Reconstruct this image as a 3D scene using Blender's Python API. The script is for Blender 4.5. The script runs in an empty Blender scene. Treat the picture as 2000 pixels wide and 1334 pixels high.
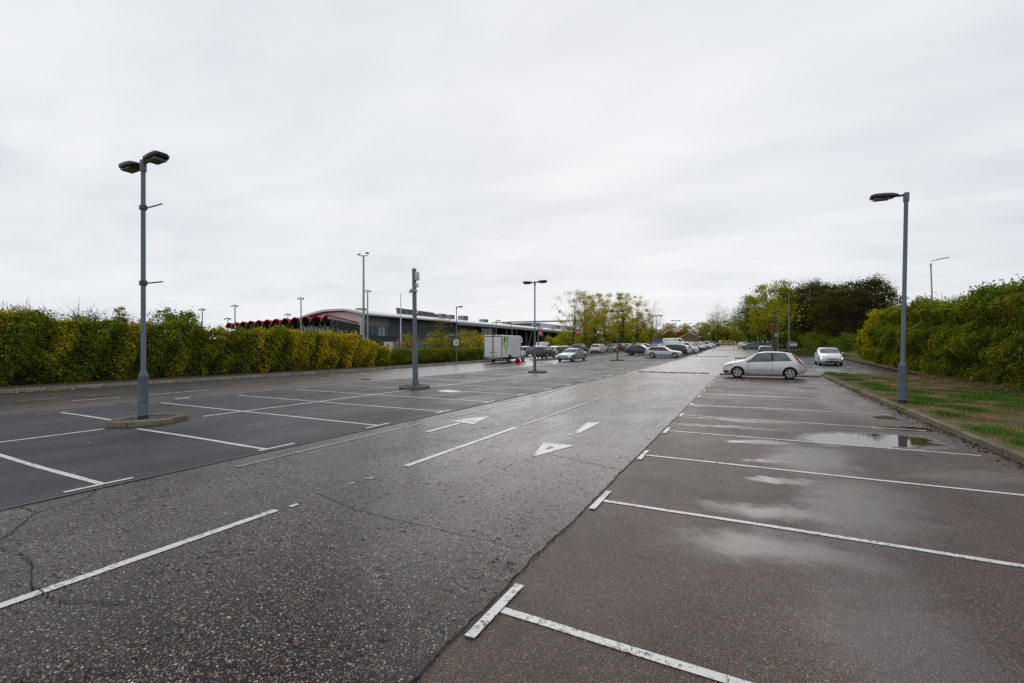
import bpy, bmesh, math, random
import numpy as np
from mathutils import Vector, Matrix
R = math.radians
random.seed(7); rng = np.random.default_rng(7)
scene = bpy.context.scene
C = scene.collection

# ------------------------------------------------------------------ camera
cam = bpy.data.objects.new('camera', bpy.data.cameras.new('camera'))
C.objects.link(cam); scene.camera = cam
cam.location = (0, 0, 1.73); cam.rotation_euler = (R(90), 0, R(27.206))
cam.data.sensor_width = 36; cam.data.lens = 16.0; cam.data.shift_y = 0.0055
cam.data.clip_start = 0.05; cam.data.clip_end = 4000
# ------------------------------------------------------------------ world, sun, exposure
SUN_AZ, SUN_EL = -19.0, 27.0          # azimuth from +Y (clockwise), elevation
sund = Vector((math.sin(R(SUN_AZ))*math.cos(R(SUN_EL)), math.cos(R(SUN_AZ))*math.cos(R(SUN_EL)), math.sin(R(SUN_EL))))
world = bpy.data.worlds.new('World'); scene.world = world; world.use_nodes = True

class NT:
    def __init__(s, nt): s.t = nt; nt.nodes.clear()
    def n(s, typ, _in=None, **kw):
        x = s.t.nodes.new(typ)
        for k, v in kw.items(): setattr(x, k, v)
        for k, v in (_in or {}).items(): s.set(x, k, v)
        return x
    def set(s, x, k, v):
        i = x.inputs[k]
        if isinstance(v, bpy.types.NodeSocket): s.t.links.new(v, i)
        elif isinstance(v, bpy.types.Node): s.t.links.new(v.outputs[0], i)
        else:
            try: i.default_value = v
            except Exception: i.default_value = (*v, 1)
    def m(s, op, a, b=0.0, c=None, clamp=False):
        x = s.n('ShaderNodeMath', operation=op, use_clamp=clamp); s.set(x, 0, a); s.set(x, 1, b)
        if c is not None: s.set(x, 2, c)
        return x.outputs[0]
    def vm(s, op, a, b=None):
        x = s.n('ShaderNodeVectorMath', operation=op); s.set(x, 0, a)
        if b is not None: s.set(x, 1, b)
        return x.outputs['Value'] if op in ('DOT_PRODUCT', 'LENGTH', 'DISTANCE') else x.outputs[0]
    def mix(s, f, a, b):
        x = s.n('ShaderNodeMix', data_type='RGBA'); s.set(x, 0, f); s.set(x, 6, a); s.set(x, 7, b); return x.outputs[2]
    def mr(s, v, a, b, c=0.0, d=1.0, smooth=False):
        x = s.n('ShaderNodeMapRange', {'Value': v, 'From Min': a, 'From Max': b, 'To Min': c, 'To Max': d})
        if smooth: x.interpolation_type = 'SMOOTHSTEP'
        return x.outputs[0]
    def noise(s, vec, scale, detail=3.0, rough=.55, dist=0.0, out=0):
        return s.n('ShaderNodeTexNoise', {'Vector': vec, 'Scale': scale, 'Detail': detail, 'Roughness': rough, 'Distortion': dist}).outputs[out]
    def ramp(s, f, stops, mode='LINEAR'):
        x = s.n('ShaderNodeValToRGB', {'Fac': f}); cr = x.color_ramp; cr.interpolation = mode
        while len(cr.elements) < len(stops): cr.elements.new(.5)
        for e, (p, c) in zip(cr.elements, stops): e.position = p; e.color = (*c, 1) if len(c) == 3 else c
        return x.outputs[0]

w = NT(world.node_tree)
tc = w.n('ShaderNodeTexCoord').outputs['Generated']
nrm = w.vm('NORMALIZE', tc)
sep = w.n('ShaderNodeSeparateXYZ', {'Vector': nrm})
el = w.m('MAXIMUM', sep.outputs[2], 0.0)
den = w.m('ADD', el, .10)
cv = w.n('ShaderNodeCombineXYZ', {'X': w.m('DIVIDE', sep.outputs[0], den), 'Y': w.m('DIVIDE', sep.outputs[1], den), 'Z': 0.0})
n1 = w.noise(cv, .42, 4, .5, .4)
n2 = w.noise(w.vm('MULTIPLY', cv, (1.0, 2.2, 1)), .9, 5, .55, .3)
cl = w.m('ADD', w.m('MULTIPLY', n1, .62), w.m('MULTIPLY', n2, .38))
cl = w.mr(cl, .36, .64, 0.0, 1.0)
base = w.ramp(cl, [(0.0, (.56, .60, .66)), (.42, (.685, .716, .757)), (1.0, (.86, .872, .885))])
hz = w.mr(el, .0, .26, 1.0, 0.0, True)
base = w.mix(w.m('MULTIPLY', hz, .55), base, (.90, .915, .915, 1))
glow = w.m('POWER', w.m('MAXIMUM', w.vm('DOT_PRODUCT', nrm, tuple(sund)), 0.0), 4.0)
base = w.mix(w.m('MULTIPLY', glow, .34), base, (1.0, .995, .98, 1))
# a few darker scud wisps low down
sc = w.noise(w.vm('MULTIPLY', nrm, (5.0, 5.0, 26.0)), 1.0, 4, .5, .2)
sc = w.m('MULTIPLY', w.mr(sc, .60, .72, 0.0, 1.0, True), w.mr(el, .22, .06, 0.0, .28, True))
base = w.mix(sc, base, (.62, .66, .71, 1))
sky = w.n('ShaderNodeTexSky', sky_type='NISHITA'); sky.sun_disc = False
sky.sun_elevation = R(SUN_EL); sky.sun_rotation = R(SUN_AZ); sky.dust_density = 3.0
clouds = w.vm('MULTIPLY', base, (10.2, 10.3, 10.45))
mixed = w.mix(.985, sky.outputs[0], clouds)
bg = w.n('ShaderNodeBackground', {'Color': mixed, 'Strength': .1})
w.t.links.new(bg.outputs[0], w.n('ShaderNodeOutputWorld').inputs[0])

sun = bpy.data.objects.new('sun', bpy.data.lights.new('sun', 'SUN')); C.objects.link(sun)
sun.data.energy = .6; sun.data.angle = R(48); sun.data.color = (1, .97, .92)
sun.rotation_euler = (-sund).to_track_quat('-Z', 'Y').to_euler()
scene.view_settings.view_transform = 'Standard'; scene.view_settings.look = 'None'
scene.view_settings.exposure = 0.0; scene.view_settings.gamma = 1.0; scene.view_settings.use_curve_mapping = False
scene.cycles.use_denoising = False
scene.cycles.max_bounces = 6; scene.cycles.transparent_max_bounces = 6; scene.cycles.caustics_reflective = False; scene.cycles.caustics_refractive = False

# ------------------------------------------------------------------ materials
M = {}
def bsdf(nt, **kw):
    b = nt.n('ShaderNodeBsdfPrincipled')
    for k, v in kw.items(): nt.set(b, k.replace('_', ' '), v)
    nt.t.links.new(b.outputs[0], nt.n('ShaderNodeOutputMaterial').inputs[0])
    return b
def newmat(name):
    m = bpy.data.materials.new(name); m.use_nodes = True; M[name] = m
    return m, NT(m.node_tree)
def simple(name, col, rough=.5, metal=0.0, spec=.5, var=.12, vs=6.0, coat=0.0, bump=0.0):
    """one-colour material with a little procedural dirt / tone variation"""
    m, t = newmat(name)
    co = t.n('ShaderNodeTexCoord').outputs['Object']
    nz = t.noise(co, vs, 4)
    c = t.mix(t.mr(nz, .3, .7), tuple(x*(1-var) for x in col)+(1,), tuple(min(1, x*(1+var)) for x in col)+(1,))
    b = bsdf(t, Base_Color=c, Roughness=t.mr(nz, .3, .7, max(.02, rough-.06), min(1, rough+.06)), Metallic=metal, Specular_IOR_Level=spec, Coat_Weight=coat, Coat_Roughness=.06)
    if bump:
        bp = t.n('ShaderNodeBump', {'Height': t.noise(co, vs*8, 3), 'Strength': bump, 'Distance': .01}); t.set(b, 'Normal', bp.outputs[0])
    return m

def asphalt(name, matrix, chips, chip_amt, chip_scale, rough, spec, big, bumpd=.004, bstr=.6, puddles=None, wet=.3, pits=0.0, tight=.5, tonev=.22, small=.85, film=0.0):
    """tarmac: packed small stones in dark binder, larger coloured chippings as voronoi cells, worn and damp areas, optional standing water"""
    m, t = newmat(name)
    co = t.n('ShaderNodeTexCoord').outputs['Object']
    wob = t.vm('ADD', co, t.vm('MULTIPLY', t.noise(co, 60, 2, out=1), (.006, .006, .0)))
    v = t.n('ShaderNodeTexVoronoi', {'Vector': wob, 'Scale': chip_scale, 'Randomness': 1.0})
    cellr = t.n('ShaderNodeSeparateColor', {'Color': v.outputs['Color']})
    v2 = t.n('ShaderNodeTexVoronoi', {'Vector': co, 'Scale': chip_scale*2.1, 'Randomness': 1.0})
    c2 = t.n('ShaderNodeSeparateColor', {'Color': v2.outputs['Color']})
    chipc = t.ramp(cellr.outputs[1], chips)
    worn = t.noise(co, .55, 6, .68)                       # where the binder has worn off the stones
    thr = t.mr(worn, .32, .68, 1-chip_amt*.45, 1-chip_amt*1.45)
    sel = t.m('GREATER_THAN', cellr.outputs[0], thr)
    size = t.mr(cellr.outputs[2], 0.0, 1.0, .26, .50)     # stones of unequal size
    rad = t.m('LESS_THAN', v.outputs['Distance'], size)
    chip = t.m('MULTIPLY', sel, rad)
    fine = t.noise(co, chip_scale*3.0, 2, .6)
    bigv = t.noise(co, big, 6, .62, .3)
    st = t.m('MULTIPLY', t.m('POWER', c2.outputs[0], 1.6), t.mr(v2.outputs['Distance'], .25, .5, 1.0, .35))
    mcol = t.mix(st, tuple(x*(1-tight) for x in matrix)+(1,), tuple(x*(1+tight*2.6) for x in matrix)+(1,))
    sm_ = t.m('MULTIPLY', t.m('GREATER_THAN', c2.outputs[1], small), t.m('LESS_THAN', v2.outputs['Distance'], .42))   # small chippings between the large ones
    mcol = t.mix(sm_, mcol, t.ramp(c2.outputs[2], chips))
    col = t.mix(chip, mcol, chipc)
    tone = t.m('MULTIPLY', t.mr(bigv, .3, .7, 1-tonev, 1+tonev), t.mr(t.noise(co, 2.4, 5, .65), .3, .7, .84, 1.16))
    stain = t.m('MAXIMUM', t.mr(t.noise(co, 1.35, 4, .55, .6), .62, .72, 0.0, .45), t.mr(t.noise(co, 7.0, 3, .5), .70, .76, 0.0, .5))   # oil drips and old stains
    tone = t.m('MULTIPLY', tone, t.m('SUBTRACT', 1.0, stain))
    streak = t.noise(t.vm('MULTIPLY', co, (1.0, .22, 1.0)), 1.3, 4, .6)
    damp = t.m('ADD', t.m('MULTIPLY', bigv, .5), t.m('MULTIPLY', streak, .5))
    rg = t.mr(damp, .35, .62, rough+wet*.5, rough-wet*.5)
    height = t.m('ADD', t.m('MULTIPLY', chip, .7), t.m('ADD', t.m('MULTIPLY', fine, .35), t.m('MULTIPLY', v2.outputs['Distance'], -.7)))
    bs = bstr
    if film:                                             # thin sheet of rain water lying in the wheel tracks
        fm = t.mr(t.noise(t.vm('MULTIPLY', co, (.9, .16, 1.0)), .62, 5, .6, .5), .40, .60, 0.0, film, True)
        rg = t.m('MULTIPLY', rg, t.m('SUBTRACT', 1.0, t.m('MULTIPLY', fm, .12))); bs = t.m('MULTIPLY', t.m('SUBTRACT', 1.0, t.m('MULTIPLY', fm, .8)), bstr)
    if pits:                                             # stones plucked out of the surface: dark ragged pits
        pn = t.noise(t.vm('MULTIPLY', co, (1.0, 1.5, 1.0)), 17, 4, .7, .8)
        pm = t.m('MULTIPLY', t.mr(pn, .565, .615), t.mr(t.noise(co, 1.1, 4, .6), .36, .56, 0.0, pits))
        tone = t.m('MULTIPLY', tone, t.m('SUBTRACT', 1.0, t.m('MULTIPLY', pm, .75)))
        height = t.m('SUBTRACT', height, t.m('MULTIPLY', pm, 3.5)); rg = t.m('ADD', rg, t.m('MULTIPLY', pm, .4), clamp=True)
    col = t.vm('MULTIPLY', col, t.n('ShaderNodeCombineXYZ', {'X': tone, 'Y': tone, 'Z': tone}))
    b = bsdf(t, Specular_IOR_Level=spec)
    if puddles:
        wv = t.vm('ADD', co, t.vm('MULTIPLY', t.vm('SUBTRACT', t.noise(co, 1.7, 4, .6, out=1), (.5, .5, .5)), (.9, .9, 0)))
        wv2 = t.vm('ADD', wv, t.vm('MULTIPLY', t.vm('SUBTRACT', t.noise(co, 9, 3, .6, out=1), (.5, .5, .5)), (.10, .10, 0)))
        tot = None
        for (cx, cy, rx, ry, rot, k, soft) in puddles:
            mp = t.n('ShaderNodeMapping', {'Vector': wv2, 'Location': (cx, cy, 0), 'Rotation': (0, 0, R(rot)), 'Scale': (rx, ry, 1.0)}, vector_type='TEXTURE')
            s_ = t.n('ShaderNodeSeparateXYZ', {'Vector': mp.outputs[0]})
            q = t.m('SQRT', t.m('ADD', t.m('POWER', t.m('ABSOLUTE', s_.outputs[0]), 2.0), t.m('POWER', t.m('ABSOLUTE', s_.outputs[1]), 2.0)))
            f = t.mr(q, 1.0+soft, 1.0-soft, 0.0, k, True)
            tot = f if tot is None else t.m('MAXIMUM', tot, f)
        grain = t.mr(st, 0.0, 1.0, .25, -.5)
        wetm = t.m('ADD', tot, t.m('MULTIPLY', grain, t.m('MULTIPLY', t.m('SUBTRACT', 1.0, tot), tot)), clamp=True)
        rg = t.m('ADD', t.m('MULTIPLY', rg, t.m('SUBTRACT', 1.0, wetm)), t.m('MULTIPLY', wetm, .035))
        bs = t.m('MULTIPLY', t.m('POWER', t.m('SUBTRACT', 1.0, wetm), 1.3), bstr)
        col = t.vm('MULTIPLY', col, t.n('ShaderNodeCombineXYZ', {k: t.mr(wetm, 0.0, 1.0, 1.0, .7) for k in 'XYZ'}))
        t.set(b, 'Specular IOR Level', t.mr(wetm, 0.0, .5, spec, .55))
    t.set(b, 'Base Color', col); t.set(b, 'Roughness', rg)
    bp = t.n('ShaderNodeBump', {'Height': height, 'Strength': bs, 'Distance': bumpd})
    t.set(b, 'Normal', bp.outputs[0])
    return m

PALE = [(0, (.03, .024, .022)), (.35, (.14, .098, .080)), (.6, (.32, .175, .120)), (.8, (.36, .28, .23)), (1, (.60, .52, .45))]
PINK = [(0, (.028, .023, .022)), (.3, (.075, .055, .047)), (.6, (.165, .112, .090)), (.85, (.27, .19, .155)), (1, (.46, .39, .35))]
BLUE = [(0, (.014, .016, .018)), (.6, (.050, .056, .062)), (1, (.17, .175, .18))]
asphalt('aisle_asphalt', (.0085, .0072, .0075), PALE, .34, 74, .31, .15, .35, .0022, .30, wet=.10, pits=1.0, tight=.6, tonev=.40, small=.72, film=1.0)
asphalt('road_asphalt', (.066, .047, .043), PINK, .55, 75, .34, .42, .3, .002, .25, wet=.12, pits=.7, film=.9)
asphalt('bus_bay_asphalt', (.028, .026, .026), PINK, .30, 75, .60, .32, .5, .004, .5, wet=.2, pits=.8)
asphalt('dark_asphalt', (.020, .0235, .0265), BLUE, .5, 110, .52, .24, .25, .003, .4, wet=.20, tight=.7, tonev=.30)
PUD = [(2.05, 10.6, 1.22, .72, 22, 1.0, .16), (3.0, 12.35, .62, .34, 20, 1.0, .2), (3.05, 14.1, .26, .5, 0, .9, .3), (.22, 9.35, .42, .15, 15, .92, .5), (.36, 7.9, .36, .13, 12, .92, .5),
       (.40, 6.82, .40, .13, 10, .88, .5), (.45, 5.5, .66, .22, 8, .66, .7), (1.05, 6.05, .46, 1.0, -10, .60, .7), (.25, 4.5, .66, .32, 8, .60, .7), (.95, 8.4, .46, .9, -10, .66, .7),
       (.85, 3.3, .38, .9, 0, .45, .8), (2.9, 8.3, .9, .2, 25, .55, .9), (2.75, 17.5, .55, 2.2, 0, .55, .9), (2.3, 22.5, 1.1, 1.6, 0, .6, .9), (0.0, 14.6, 1.4, .16, 5, .55, .9), (.2, 12.1, 1.2, .14, 5, .58, .9),
       (.4, 18.2, 1.6, .2, 4, .5, .9), (1.4, 26.0, 2.0, 1.0, 0, .5, .9), (-.4, 10.9, .8, .12, 6, .5, .9)]
asphalt('bay_asphalt', (.098, .060, .045), PINK, .55, 105, .50, .26, .4, .004, .55, puddles=PUD, wet=.14, tight=.92, tonev=.30, small=.62)
asphalt('footway_asphalt', (.085, .062, .050), PINK, .5, 80, .8, .25, .5)

def paint(name, col, wear=.5, rough=.62, spec=.3):
    """thermoplastic road paint that has cracked and worn through to the tarmac in places"""
    m, t = newmat(name)
    co = t.n('ShaderNodeTexCoord').outputs['Object']
    a = t.noise(co, 30, 5, .75); b_ = t.noise(co, 2.2, 4, .6); f = t.noise(co, 120, 2, .6)
    hole = t.m('ADD', t.m('MULTIPLY', a, .55), t.m('ADD', t.m('MULTIPLY', b_, .3), t.m('MULTIPLY', f, .22)))
    k = t.mr(hole, .66-wear*.12, .70-wear*.12, 0.0, 1.0)
    c = t.mix(t.mr(b_, .3, .7), tuple(x*.80 for x in col)+(1,), col+(1,))
    c = t.mix(k, c, (.055, .05, .048, 1))
    bp = t.n('ShaderNodeBump', {'Height': t.m('SUBTRACT', f, k), 'Strength': .25, 'Distance': .003})
    b = bsdf(t, Base_Color=c, Roughness=t.mr(k, 0, 1, rough, min(1, rough+.12)), Specular_IOR_Level=spec, Normal=bp.outputs[0])
    return m
paint('white_paint', (.80, .79, .74), .76, .36, .3); paint('worn_white_paint', (.50, .49, .47), 1.1, .4, .35); paint('yellow_paint', (.50, .33, .10), .7); paint('worn_yellow_paint', (.44, .33, .14), 1.0); paint('faint_paint', (.20, .19, .185), 1.0, .26, .3)

def ground_mat(name, stops, scale, fine, bump=.5):
    m, t = newmat(name)
    co = t.n('ShaderNodeTexCoord').outputs['Object']
    a = t.noise(co, scale, 6, .65, .4); f = t.noise(co, fine, 4, .7)
    c = t.ramp(t.m('ADD', t.m('MULTIPLY', a, .72), t.m('MULTIPLY', f, .28)), stops)
    bp = t.n('ShaderNodeBump', {'Height': f, 'Strength': bump, 'Distance': .04})
    bsdf(t, Base_Color=c, Roughness=.92, Specular_IOR_Level=.15, Normal=bp.outputs[0]); return m
ground_mat('verge_soil', [(.30, (.060, .090, .016)), (.43, (.095, .100, .024)), (.52, (.165, .110, .048)), (.62, (.22, .140, .070)), (.75, (.14, .092, .05))], .85, 32)
ground_mat('field_grass', [(.3, (.035, .055, .014)), (.5, (.055, .075, .02)), (.7, (.085, .085, .03))], .25, 14)
def concrete(name, col, moss=.4):
    m, t = newmat(name)
    co = t.n('ShaderNodeTexCoord').outputs['Object']
    a = t.noise(co, 3.0, 6, .7); f = t.noise(co, 55, 3, .7)
    c = t.mix(t.mr(a, .35, .65), tuple(x*.7 for x in col)+(1,), tuple(x*1.2 for x in col)+(1,))
    c = t.mix(t.m('MULTIPLY', t.mr(t.noise(co, 6.5, 5, .7), .47, .62), moss), c, (.075, .068, .030, 1))
    c = t.mix(t.mr(f, .62, .75, 0, .5), c, (.05, .045, .04, 1))
    rv = t.mr(t.n('ShaderNodeObjectInfo').outputs['Random'], 0, 1, .72, 1.25); c = t.vm('MULTIPLY', c, t.n('ShaderNodeCombineXYZ', {'X': rv, 'Y': rv, 'Z': rv}))   # every stone its own tone
    bp = t.n('ShaderNodeBump', {'Height': t.m('ADD', f, a), 'Strength': .5, 'Distance': .012})
    bsdf(t, Base_Color=c, Roughness=.85, Specular_IOR_Level=.25, Normal=bp.outputs[0]); return m
concrete('kerb_concrete', (.205, .175, .125), .6); concrete('grey_concrete', (.30, .285, .25), .25)
def leafmat(name, trans=.3):
    m, t = newmat(name)
    a = t.n('ShaderNodeAttribute', attribute_name='tint')
    b = t.n('ShaderNodeBsdfPrincipled', {'Base Color': a.outputs['Color'], 'Roughness': .7, 'Specular IOR Level': .03})
    tr = t.n('ShaderNodeBsdfTranslucent', {'Color': a.outputs['Color']})
    mx = t.n('ShaderNodeMixShader', {0: trans, 1: b.outputs[0], 2: tr.outputs[0]})
    t.t.links.new(mx.outputs[0], t.n('ShaderNodeOutputMaterial').inputs[0]); return m
leafmat('leaf', .40); leafmat('litter', .05); leafmat('blade', .25)
simple('bark', (.075, .058, .042), .9, var=.4, vs=9, bump=.6)
simple('twig', (.055, .044, .034), .9, var=.3)
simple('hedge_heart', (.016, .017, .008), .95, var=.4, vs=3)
def post_paint():
    m, t = newmat('post_paint')
    co = t.n('ShaderNodeTexCoord').outputs['Object']
    sp = t.n('ShaderNodeSeparateXYZ', {'Vector': co})
    a = t.noise(t.vm('MULTIPLY', co, (6, 6, .8)), 2.0, 5, .65); f = t.noise(co, 60, 2)
    c = t.mix(t.mr(a, .35, .65), (.105, .135, .170, 1), (.155, .190, .235, 1))
    c = t.mix(t.mr(f, .66, .78, 0, .35), c, (.05, .06, .07, 1))
    bsdf(t, Base_Color=c, Roughness=.5, Specular_IOR_Level=.4)
post_paint()
simple('lamp_black', (.022, .023, .025), .42, var=.3); simple('galvanised', (.30, .31, .32), .5, .6, var=.2, vs=4); simple('dark_steel', (.05, .052, .055), .5)
simple('lamp_lens', (.20, .17, .10), .25, var=.2); simple('white_plastic', (.62, .62, .58), .4); simple('cream_plastic', (.55, .54, .46), .45)
simple('white_metal', (.66, .67, .68), .4); simple('red_metal', (.36, .006, .012), .7, 0.0, .15, var=.2, vs=1.5); simple('black_rubber', (.018, .018, .018), .75, bump=.3)
simple('tyre', (.016, .016, .017), .8, var=.25, vs=20); simple('alloy', (.46, .47, .48), .32, .7); simple('dark_alloy', (.10, .10, .105), .35, .7); simple('well', (.008, .008, .008), .9)
simple('trim_black', (.018, .018, .019), .5); simple('plate_white', (.70, .70, .66), .45, var=.04); simple('plate_yellow', (.62, .42, .045), .45, var=.05); simple('plate_text', (.01, .01, .01), .6)
simple('lamp_red', (.36, .012, .014), .12, coat=.6, var=.15, vs=18); simple('lamp_clear', (.52, .51, .45), .08, coat=.8, var=.25, vs=20); simple('amber', (.5, .16, .02), .2)
simple('chrome', (.62, .62, .63), .15, .95)
def glass_mat(name, col, rough=.04):
    m, t = newmat(name)
    co = t.n('ShaderNodeTexCoord').outputs['Object']
    nz = t.noise(co, 2.2, 3)
    c = t.mix(t.mr(nz, .35, .65), tuple(x*.45 for x in col)+(1,), tuple(x*1.5 for x in col)+(1,))
    bsdf(t, Base_Color=c, Roughness=rough, Specular_IOR_Level=.5, Coat_Weight=.3); return m
glass_mat('car_glass', (.030, .040, .040)); glass_mat('pale_car_glass', (.105, .135, .13)); glass_mat('building_glass', (.09, .125, .145), .08); glass_mat('pale_pane', (.30, .36, .39), .12)
def carpaint(name, col, metal=0.0, rough=.32):
    m, t = newmat(name)
    co = t.n('ShaderNodeTexCoord').outputs['Object']
    sp = t.n('ShaderNodeSeparateXYZ', {'Vector': co})
    dirt = t.m('MULTIPLY', t.mr(t.noise(co, 5, 4), .3, .7), t.mr(sp.outputs[2], .15, .75, .55, 0.0))   # road spray on the sills
    fl = t.noise(co, 900, 1)
    c = t.mix(t.mr(fl, .3, .7), tuple(x*.93 for x in col)+(1,), tuple(min(1, x*1.07) for x in col)+(1,))
    c = t.mix(dirt, c, (.12, .105, .09, 1))
    bsdf(t, Base_Color=c, Metallic=t.mr(dirt, 0, .5, metal, 0.0), Roughness=t.mr(dirt, 0, .6, rough, .7), Coat_Weight=.6, Coat_Roughness=.08); return m
carpaint('silver', (.76, .77, .79), .22, .26); carpaint('white', (.74, .74, .73)); carpaint('blue_silver', (.30, .355, .385), .6); carpaint('black', (.014, .015, .018)); carpaint('graphite', (.055, .06, .068), .5)
carpaint('charcoal', (.028, .031, .036), .4); carpaint('grey', (.16, .17, .18), .5); carpaint('red', (.34, .02, .022)); carpaint('blue_grey', (.10, .135, .165), .5); carpaint('maroon', (.10, .02, .025), .3); carpaint('navy', (.02, .03, .06), .3); carpaint('oyster', (.66, .67, .69), .35, .3)
def emit(name, col, s):
    m, t = newmat(name)
    co = t.n('ShaderNodeTexCoord').outputs['Object']
    e = t.n('ShaderNodeEmission', {'Color': col, 'Strength': t.mr(t.noise(co, 14, 2), .3, .7, s*.8, s*1.2)})
    t.t.links.new(e.outputs[0], t.n('ShaderNodeOutputMaterial').inputs[0])
emit('headlamp_lit', (1, .97, .86, 1), 1.7)

# ------------------------------------------------------------------ mesh helpers
class MB:
    def __init__(s): s.v = []; s.f = []; s.mi = []; s.sm = []; s.mats = []
    def slot(s, m):
        if m not in s.mats: s.mats.append(m)
        return s.mats.index(m)
    def add(s, vs, fs, m, smooth=False):
        o = len(s.v); s.v += [tuple(x) for x in vs]; k = s.slot(m)
        for f in fs: s.f.append([i+o for i in f]); s.mi.append(k); s.sm.append(smooth)
    def box(s, c, d, m, rz=0.0, bev=0.0, taper=1.0, rot=None):
        x, y, z = d[0]/2, d[1]/2, d[2]/2
        if bev:
            b = min(bev, x*.9, y*.9, z*.9); vs = []
            for zz, ins in ((-z, b), (-z+b, 0), (z-b, 0), (z, b)):
                k = taper if zz > 0 else 1
                X, Y = (x-ins)*k, (y-ins)*k; q = b*.999 if not ins else 0.0
                if ins: vs += [(-X, -Y, zz), (X, -Y, zz), (X, Y, zz), (-X, Y, zz)]
                else: vs += [(-X, -Y, zz), (X, -Y, zz), (X, Y, zz), (-X, Y, zz)]
            fs = [(3, 2, 1, 0), (12, 13, 14, 15)]
            for r in range(3):
                for i in range(4): fs.append((r*4+i, r*4+(i+1) % 4, r*4+4+(i+1) % 4, r*4+4+i))
        else:
            vs = [(-x, -y, -z), (x, -y, -z), (x, y, -z), (-x, y, -z), (-x*taper, -y*taper, z), (x*taper, -y*taper, z), (x*taper, y*taper, z), (-x*taper, y*taper, z)]
            fs = [(3, 2, 1, 0), (4, 5, 6, 7), (0, 1, 5, 4), (1, 2, 6, 5), (2, 3, 7, 6), (3, 0, 4, 7)]
        mt = rot if rot is not None else Matrix.Rotation(rz, 3, 'Z')
        cc = Vector(c)
        s.add([mt @ Vector(v)+cc for v in vs], fs, m)
    def tube(s, p0, p1, r0, r1, m, n=10, cap=True, smooth=True):
        p0, p1 = Vector(p0), Vector(p1); d = (p1-p0).normalized()
        a = d.orthogonal().normalized(); b = d.cross(a); vs = []
        for p, r in ((p0, r0), (p1, r1)):
            for i in range(n):
                t = 2*math.pi*i/n; vs.append(p+(a*math.cos(t)+b*math.sin(t))*r)
        fs = [(i, (i+1) % n, n+(i+1) % n, n+i) for i in range(n)]
        s.add(vs, fs, m, smooth)
        if cap: s.add(vs[:n], [list(range(n))[::-1]], m); s.add(vs[n:], [list(range(n))], m)
    def lathe(s, prof, m, n=16, c=(0, 0, 0), axis='Z', smooth=True):
        vs = []; fs = []
        for r, z in prof:
            for i in range(n):
                t = 2*math.pi*i/n; x, y = r*math.cos(t), r*math.sin(t)
                q = (x, y, z) if axis == 'Z' else ((x, z, y) if axis == 'Y' else (z, x, y))
                vs.append((q[0]+c[0], q[1]+c[1], q[2]+c[2]))
        for k in range(len(prof)-1):
            for i in range(n):
                q = (k*n+i, k*n+(i+1) % n, (k+1)*n+(i+1) % n, (k+1)*n+i)
                fs.append(q if axis != 'Y' else q[::-1])
        s.add(vs, fs, m, smooth)
    def prism(s, poly, z0, z1, m, bev=0.0):
        """polygon in XY extruded in z, optional chamfered top"""
        n = len(poly); cx = sum(p[0] for p in poly)/n; cy = sum(p[1] for p in poly)/n
        def ring(z, k): return [(cx+(p[0]-cx)*k, cy+(p[1]-cy)*k, z) for p in poly]
        rows = [ring(z0, 1), ring(z1-bev, 1)]+([ring(z1, 1-bev*1.5)] if bev else [])
        if not bev: rows[1] = ring(z1, 1)
        vs = sum(rows, []); fs = []
        for r in range(len(rows)-1):
            for i in range(n): fs.append((r*n+i, r*n+(i+1) % n, (r+1)*n+(i+1) % n, (r+1)*n+i))
        fs.append([(len(rows)-1)*n+i for i in range(n)]); s.add(vs, fs, m)
    def obj(s, name, parent=None, **kw):
        me = bpy.data.meshes.new(name); me.from_pydata(s.v, [], s.f)
        for m in s.mats: me.materials.append(M[m])
        me.polygons.foreach_set('material_index', s.mi); me.polygons.foreach_set('use_smooth', s.sm); me.update()
        return link(name, me, parent, **kw)
def link(name, me, parent=None, loc=None, rz=0.0, label=None, cat=None, group=None, kind=None):
    o = bpy.data.objects.new(name, me); C.objects.link(o)
    if parent is not None: o.parent = parent
    if loc is not None: o.location = loc
    if rz: o.rotation_euler[2] = rz
    tag(o, label, cat, group, kind); return o
def tag(o, label=None, cat=None, group=None, kind=None):
    for k, v in (('label', label), ('category', cat), ('group', group), ('kind', kind)):
        if v: o[k] = v
def thing(name, label, cat, loc=(0, 0, 0), rz=0.0, group=None, kind=None):
    return link(name, None, None, loc, rz, label, cat, group, kind)
def copy_tree(o, parent=None):
    c = o.copy(); C.objects.link(c); c.parent = parent
    for ch in KIDS.get(o.name, list(o.children)): copy_tree(ch, c)
    return c
KIDS = {}

_a = math.log1p(math.exp(-42/8.))
def zr(Y):
    """the site is level near the camera and climbs gently beyond about 45 m"""
    Y = min(Y, 230.0); a = (Y-42)/8.0
    return .144*((a if a > 30 else math.log1p(math.exp(a)))-_a)
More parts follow.
